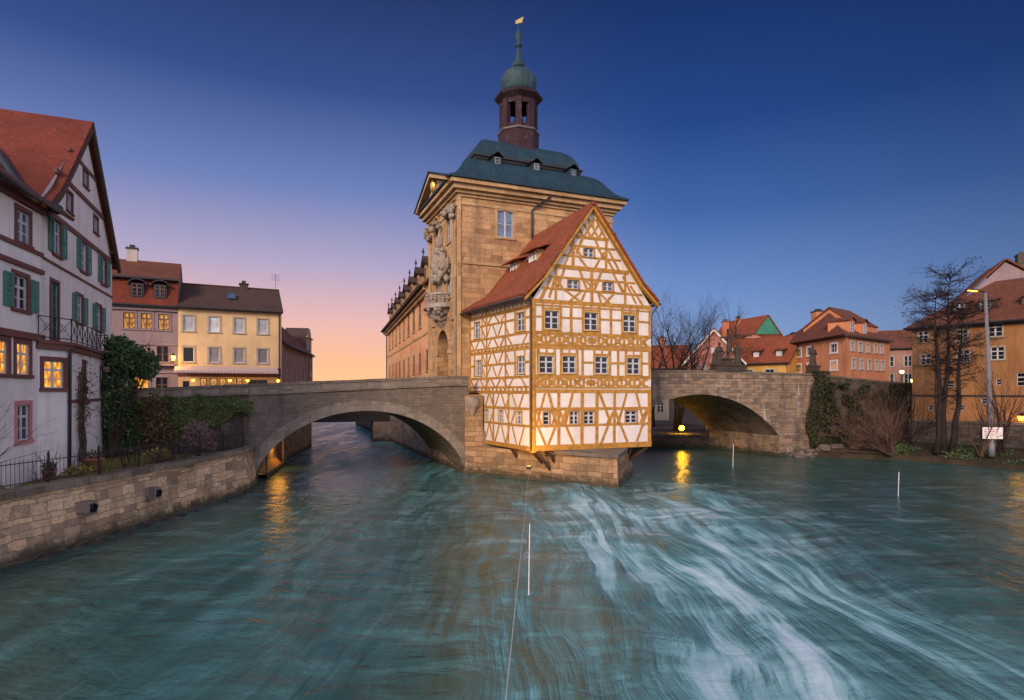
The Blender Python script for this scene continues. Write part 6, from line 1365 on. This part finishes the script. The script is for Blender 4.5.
# three dark alder trunks on the right bank
bx = [(33.1, 46.0, 12.6, (-.04, 0, 1), 2), (33.7, 46.1, 13.9, (.02, 0, 1), 4), (34.5, 46.4, 11.2, (.12, 0, 1), 6)]
lab = ['left trunk of the three dark riverside alders, layered flat crown', 'middle and tallest of the three dark riverside alders', 'right leaning trunk of the three dark riverside alders']
for (x, y, h, d, sd), lb in zip(bx, lab):
    rg = random.Random(sd); t = thing('alder_tree', lb, 'tree', (x, y, .75), 'dark alders on the right bank'); T, Cn, K = MB(), MB(), MB(); tips = []
    P_ = [Vector((x, y, .6))]
    for i in range(9): P_.append(P_[-1] + Vector((d[0] + rg.gauss(0, .07), rg.gauss(0, .05), 1)) * (h / 9))
    T.tube(P_, [.27, .22, .2, .18, .155, .13, .10, .07, .045, .015], 9)
    for i in range(64):
        s_ = rg.uniform(.3, 1) if i > 8 else rg.uniform(.93, 1); q = s_ * 9; k = min(8, int(q)); p = P_[k].lerp(P_[k + 1], q - k); an = rg.uniform(0, 6.28)
        ln_ = (1 - abs(s_ - .76) * 1.2) * rg.uniform(1.0, 2.6) * (.5 if s_ < .5 else 1)
        grow(Cn, Cn, p, Vector((math.cos(an), math.sin(an), rg.uniform(.0, .45))), ln_, .042, 1, 3, rg, .8, .06, (5, 7), 4, tips if s_ > .5 else None, .18, .54, .18)
    pts_ = []
    for q in tips:
        if rg.random() < .32: pts_ += [q + Vector((rg.gauss(0, .09), rg.gauss(0, .09), rg.gauss(0, .05))) for _ in range(4)]
    leaves(K, pts_, .055, sd)
    T.build('trunk', 'bark_dark', t, True); o = Cn.build('crown', 'bark_dark', t); K.build('seed_tufts', 'cone_tuft', o)
def twig_bush(name, label, base, n, L, r, seed, mat, spread=.9, up=.05, lev=3, group=None, fan=None, cat='shrub', ratio=.6, nb=(3, 4)):
    rg = random.Random(seed); t = thing(name, label, cat, base, group); T = MB()
    for i in range(n):
        an = rg.uniform(0, 6.28); s = rg.uniform(.2, spread); d = Vector((math.cos(an) * s, math.sin(an) * s, 1)) if fan is None else Vector((rg.uniform(*fan), rg.gauss(0, .25), rg.uniform(.5, 1)))
        grow(T, T, Vector(base) + Vector((rg.gauss(0, .12), rg.gauss(0, .12), 0)), d, L * rg.uniform(.6, 1.15), r, 1, lev, rg, .6, up, nb, 4, None, .16, ratio)
    T.build('branches', mat, t); return t
twig_bush('bare_shrub', 'big bare reddish willow shrub with arching stems by the water', (30.3, 47.4, .35), 26, 3.6, .055, 14, 'bark_red', 1.1, .0, 3, 'bare shrubs on the right bank', (-1.5, .45))
twig_bush('bare_shrub', 'tall upright bare shrub between the alders and the lamp post', (34.4, 43.3, .75), 12, 3.8, .05, 15, 'bark_red', .38, .10, 3, 'bare shrubs on the right bank')
twig_bush('bare_shrub', 'brown bare thicket beside the bridge abutment', (28.9, 49.4, .5), 26, 3.4, .04, 16, 'bark_red', .8, .02, 3, 'bare shrubs on the right bank')
twig_bush('bare_shrub', 'brown bare thicket below the small round arch', (33.4, 51.6, .9), 26, 3.2, .04, 17, 'bark_red', .8, .04, 3, 'bare shrubs on the right bank')
twig_bush('bare_shrub', 'tall fine bare saplings in front of the ochre house right of the alders', (36.2, 43.6, .85), 14, 5.2, .045, 71, 'bark_dark', .45, .08, 3, 'bare shrubs on the right bank')
twig_bush('bare_shrub', 'tall bare saplings at the right edge before the ochre house', (39.3, 40.4, .9), 14, 5.6, .045, 72, 'bark_dark', .55, .08, 3, 'bare shrubs on the right bank')
twig_bush('bare_shrub', 'thin bare saplings between the round arch and the alders', (33.3, 49.3, .9), 14, 4.6, .04, 73, 'bark_dark', .5, .08, 3, 'bare shrubs on the right bank')
twig_bush('bare_shrub', 'low bare twigs at the right edge below the orange lamp', (38.6, 41.5, .9), 12, 2.8, .04, 18, 'bark_red', .8, .03, 3, 'bare shrubs on the right bank')
twig_bush('bare_shrub', 'bare garden shrub leaning over the iron fence at the left edge', (-17.4, 17.8, 2.0), 9, 2.4, .028, 19, 'bark_dark', .9, .03, 3, 'bare shrubs in the garden', (-.2, .8))
twig_bush('bare_shrub', 'thin bare rose bush behind the middle of the iron fence', (-17.2, 26.4, 2.0), 6, 1.3, .02, 20, 'bark_dark', .6, .05, 2, 'bare shrubs in the garden')
twig_bush('bare_shrub', 'small dark bare bush by the fence left of the planters', (-17.0, 21.6, 2.0), 8, 1.2, .02, 25, 'bark_dark', .6, .05, 2, 'bare shrubs in the garden')
def lump(c, r, n, rg, shell=.25):
    out = []
    for _ in range(n):
        d = Vector((rg.gauss(0, 1), rg.gauss(0, 1), rg.gauss(0, 1))).normalized(); k = (1 - shell * abs(rg.gauss(0, .8))) * (1 + .5 * mnoise.noise(d * 2.9 + Vector(c)))
        out.append(Vector(c) + Vector((d.x * r[0], d.y * r[1], d.z * r[2])) * k)
    return out
def leafbush(name, label, cat, base, lumps, size, mat, seed, stems=None, core=None, group=None):
    rg = random.Random(seed); t = thing(name, label, cat, base, group); b = MB(); P_ = []
    for c, r, n in lumps: P_ += lump(c, r, n, rg)
    leaves(b, P_, size, seed); b.build('foliage', mat, t)
    b = MB()
    for c, r, n in lumps:
        for k in range(5):
            q = Vector(c) + Vector((rg.gauss(0, .45) * r[0], rg.gauss(0, .45) * r[1], rg.uniform(-.2, .6) * r[2])); m_ = Vector(base).lerp(q, .5) + Vector((rg.gauss(0, .1), rg.gauss(0, .1), 0)); b.tube([Vector(base), m_, q], [.05, .035, .012], 5)
    b.build('stems', 'bark', t)
    return t
leafbush('evergreen_shrub', 'tall dark evergreen bush standing against the rounded house corner', 'shrub', (-21.2, 31.2, 2), [((-20.7, 31.9, 7.2), (1.2, 1.0, .95), 2000), ((-21.2, 31.8, 5.9), (.85, .8, .9), 1300), ((-21.2, 31.8, 4.5), (.8, .8, 1.1), 1400), ((-19.8, 32.0, 6.9), (.65, .6, .75), 800), ((-21.3, 31.9, 8.0), (.6, .7, .5), 600), ((-21.2, 31.8, 3.0), (.75, .6, .8), 700)], .11, 'ivy_dark', 41)
leafbush('brown_shrub', 'rusty brown withered creeper bush beside the tall evergreen', 'shrub', (-18.6, 31.2, 2), [((-19.0, 31.3, 4.4), (.7, .5, 1.0), 700), ((-18.6, 31.2, 3.0), (.9, .5, .9), 700)], .09, 'brown_leaf', 42)
leafbush('blossom_shrub', 'small pink blossoming shrub in front of the ivy wall', 'shrub', (-16.7, 31.4, 2), [((-16.7, 31.4, 3.2), (.85, .6, .75), 900), ((-16.2, 31.5, 2.8), (.5, .5, .5), 350)], .05, 'blossom', 43)
for i, (x, y, z, r, m_, lb) in enumerate(((-17.3, 19.2, 2.25, .55, 'olive_leaf', 'olive green low bush behind the left end of the iron fence'), (-17.4, 23.8, 2.2, .5, 'olive_leaf', 'yellowish low garden bush between planter and fence'), (-17.6, 29.3, 2.25, .6, 'olive_leaf', 'round olive bush on the lawn before the ivy wall'), (-16.6, 28.2, 2.3, .45, 'brown_leaf', 'brownish low bush by the fence before the blossom shrub'))):
    leafbush('garden_bush', lb, 'bush', (x, y, 1.95), [((x, y, z), (r * 1.2, r, r * .7), 420)], .06, m_, 50 + i, group='low bushes in the garden')
# ivy over the retaining wall
rg = random.Random(61); t = thing('ivy', 'thick green ivy hanging over the street parapet and garden wall', 'ivy', FBL(-18.5, -.2, 3)); b = MB(); P_ = []
for _ in range(30000):
    u = rg.uniform(-22.2, -15.3); z = rg.uniform(2.2, 6.0); s = (u + 22.2) / 6.9
    lowz = 2.7 + 1.6 * max(0, s - .35) / .65 + .5 * mnoise.noise(Vector((u * .9, 0, 4))); hiz = 5.12 + .30 * mnoise.noise(Vector((u * 1.3, 3, 1))) - .25 * (s > .93)
    if z < lowz or z > hiz: continue
    th = .18 + .42 * max(0, mnoise.noise(Vector((u * .8, z * .9, 2))) + .35) * min(1, (hiz - z) * 1.6 + .15)
    P_.append(FBL(u, -th * rg.uniform(.55, 1), z))
leaves(b, P_[:15000], .095, 3, flat=FBL(0, -1, 0) - FBL(0, 0, 0)); b.build('leaves', 'ivy', t)
b = MB()
for i in range(26):
    u = rg.uniform(-22, -15.5); b.tube([FBL(u, -.05, 2.0), FBL(u + rg.gauss(0, .3), -.08, 3.4), FBL(u + rg.gauss(0, .5), -.1, 4.8)], [.04, .03, .015], 5)
b.build('stems', 'bark', t)
rg = random.Random(62); t = thing('ivy', 'dark ivy curtain over the right end of the warm brown bridge', 'ivy', FBR(29.8, -.2, 1)); b = MB(); P_ = []
for _ in range(12000):
    u, z = rg.uniform(27.6, 31.0), rg.uniform(.8, 7.2); lo_u = 28.9 - .9 * max(0, (3.6 - abs(z - 2.6)) / 3.6) + .6 * mnoise.noise(Vector((z, 2, 2)))
    if u < lo_u: continue
    P_.append(FBR(u, -.1 - .45 * max(0, mnoise.noise(Vector((u, z * .8, 5))) + .4) * rg.uniform(.5, 1), z))
leaves(b, P_[:6500], .11, 4, flat=FBR(0, -1, 0) - FBR(0, 0, 0)); b.build('leaves', 'scrub', t)
b = MB()
for i in range(10):
    u = rg.uniform(28.6, 30.6); b.tube([FBR(u, -.06, .5), FBR(u + rg.gauss(0, .3), -.08, 3), FBR(u, -.08, 6)], [.05, .035, .015], 5)
b.build('stems', 'bark', t)
rg = random.Random(63); t = thing('ivy', 'patchy dark ivy and scrub along the dark approach wall', 'ivy', FAW(5, -.3, 1)); b = MB(); P_ = []
for _ in range(26000):
    u, z = rg.uniform(.3, 17.5), rg.uniform(.5, 6.2)
    if mnoise.noise(Vector((u * .55, z * .7, 9))) < -.16 + .10 * max(0, z - 3.4) or (u - 11.4) ** 2 / 7.5 + max(0, z - 2.4) ** 2 / 4.2 < 1: continue
    P_.append(FAW(u, -.1 - .4 * rg.random(), z))
leaves(b, P_[:15000], .11, 5); b.build('leaves', 'scrub', t)
# climbing stems on the house wall
rg = random.Random(64); t = thing('climbing_vine', 'bare brown climbing vine on the white house wall beside the drainpipe', 'vine', FBC(1.6, -.15, 2)); T = MB(); P_ = []
for i in range(7):
    u = 1.2 + rg.uniform(0, 1.1); q = [FBC(1.7 + rg.gauss(0, .1), -.12, 1.9)]
    for k in range(1, 8): q.append(FBC(u + rg.gauss(0, .12), -.1 - rg.random() * .12, 1.9 + .62 * k * rg.uniform(.93, 1.03)))
    T.tube(q, [.055 - .005 * k for k in range(8)], 6)
    for k in range(3, 8):
        grow(T, T, q[k], Vector((rg.gauss(0, .4), rg.gauss(0, .6), rg.uniform(-.5, .8))), .9, .015, 2, 3, rg, .8, .0, (3, 4), 3)
    P_ += [q[k] + Vector((rg.gauss(0, .12), rg.gauss(0, .3), rg.gauss(0, .3))) for k in range(4, 8) for _ in range(22)]
T.build('branches', 'bark', t); b = MB(); leaves(b, P_, .055, 9); b.build('leaves', 'brown_leaf', t)
for x, y, r, h, lb in ((-18.35, 25.9, .34, .62, 'large round terracotta planter below the climbing vine'), (-18.2, 23.2, .24, .45, 'small terracotta planter near the house wall')):
    t = thing('planter', lb, 'planter', (x, y, 1.95), 'planters in the garden'); b = MB(); b.lathe(Fr((x, y, 1.93), 0), (0, 0, 0), [(r * .7, 0), (r, h - .08), (r * 1.1, h - .07), (r * 1.1, h), (r * .9, h), (r * .85, h - .08)], 14); b.build('pot', 'terracotta', t, True); b = MB(); leaves(b, lump((x, y, 1.95 + h + .12), (r, r, .22), 220, random.Random(3)), .05, 2); b.build('plant', 'brown_leaf', t)
# low scrub on the right bank and lawn tufts
rg = random.Random(65); b = MB(); P_ = []
for _ in range(5200):
    k = rg.uniform(2, 6.99); i = int(k); f = k - i; (xa, ya), (xb, yb) = RB[i], RB[min(i + 1, len(RB) - 1)]; d_ = rg.uniform(.3, 3.6); x, y = xa + (xb - xa) * f + d_, ya + (yb - ya) * f + d_ * .68
    if mnoise.noise(Vector((x * .6, y * .6, 3))) > -.05: P_.append((x, y, .35 + .16 * d_ + abs(rg.gauss(0, .16))))
leaves(b, P_, .08, 6); tag(b.build('ground_cover', 'ivy_dark'), 'dark low ground cover along the right river bank', 'ground cover', None, 'stuff')
rg = random.Random(66); b = MB()
for _ in range(9000):
    y = rg.uniform(12, 33.5); x = -15.9 - rg.uniform(0, 5) - .05 * abs(y - 30); z = gz(x, y); h = rg.uniform(.05, .16); a = rg.uniform(0, 6.28); w = .02
    b.add([(x - w * math.cos(a), y - w * math.sin(a), z), (x + w * math.cos(a), y + w * math.sin(a), z), (x + rg.gauss(0, .04), y + rg.gauss(0, .04), z + h)], [[0, 1, 2]])
tag(b.build('grass', 'olive_leaf'), 'short olive grass of the garden behind the iron fence', 'grass', None, 'stuff')
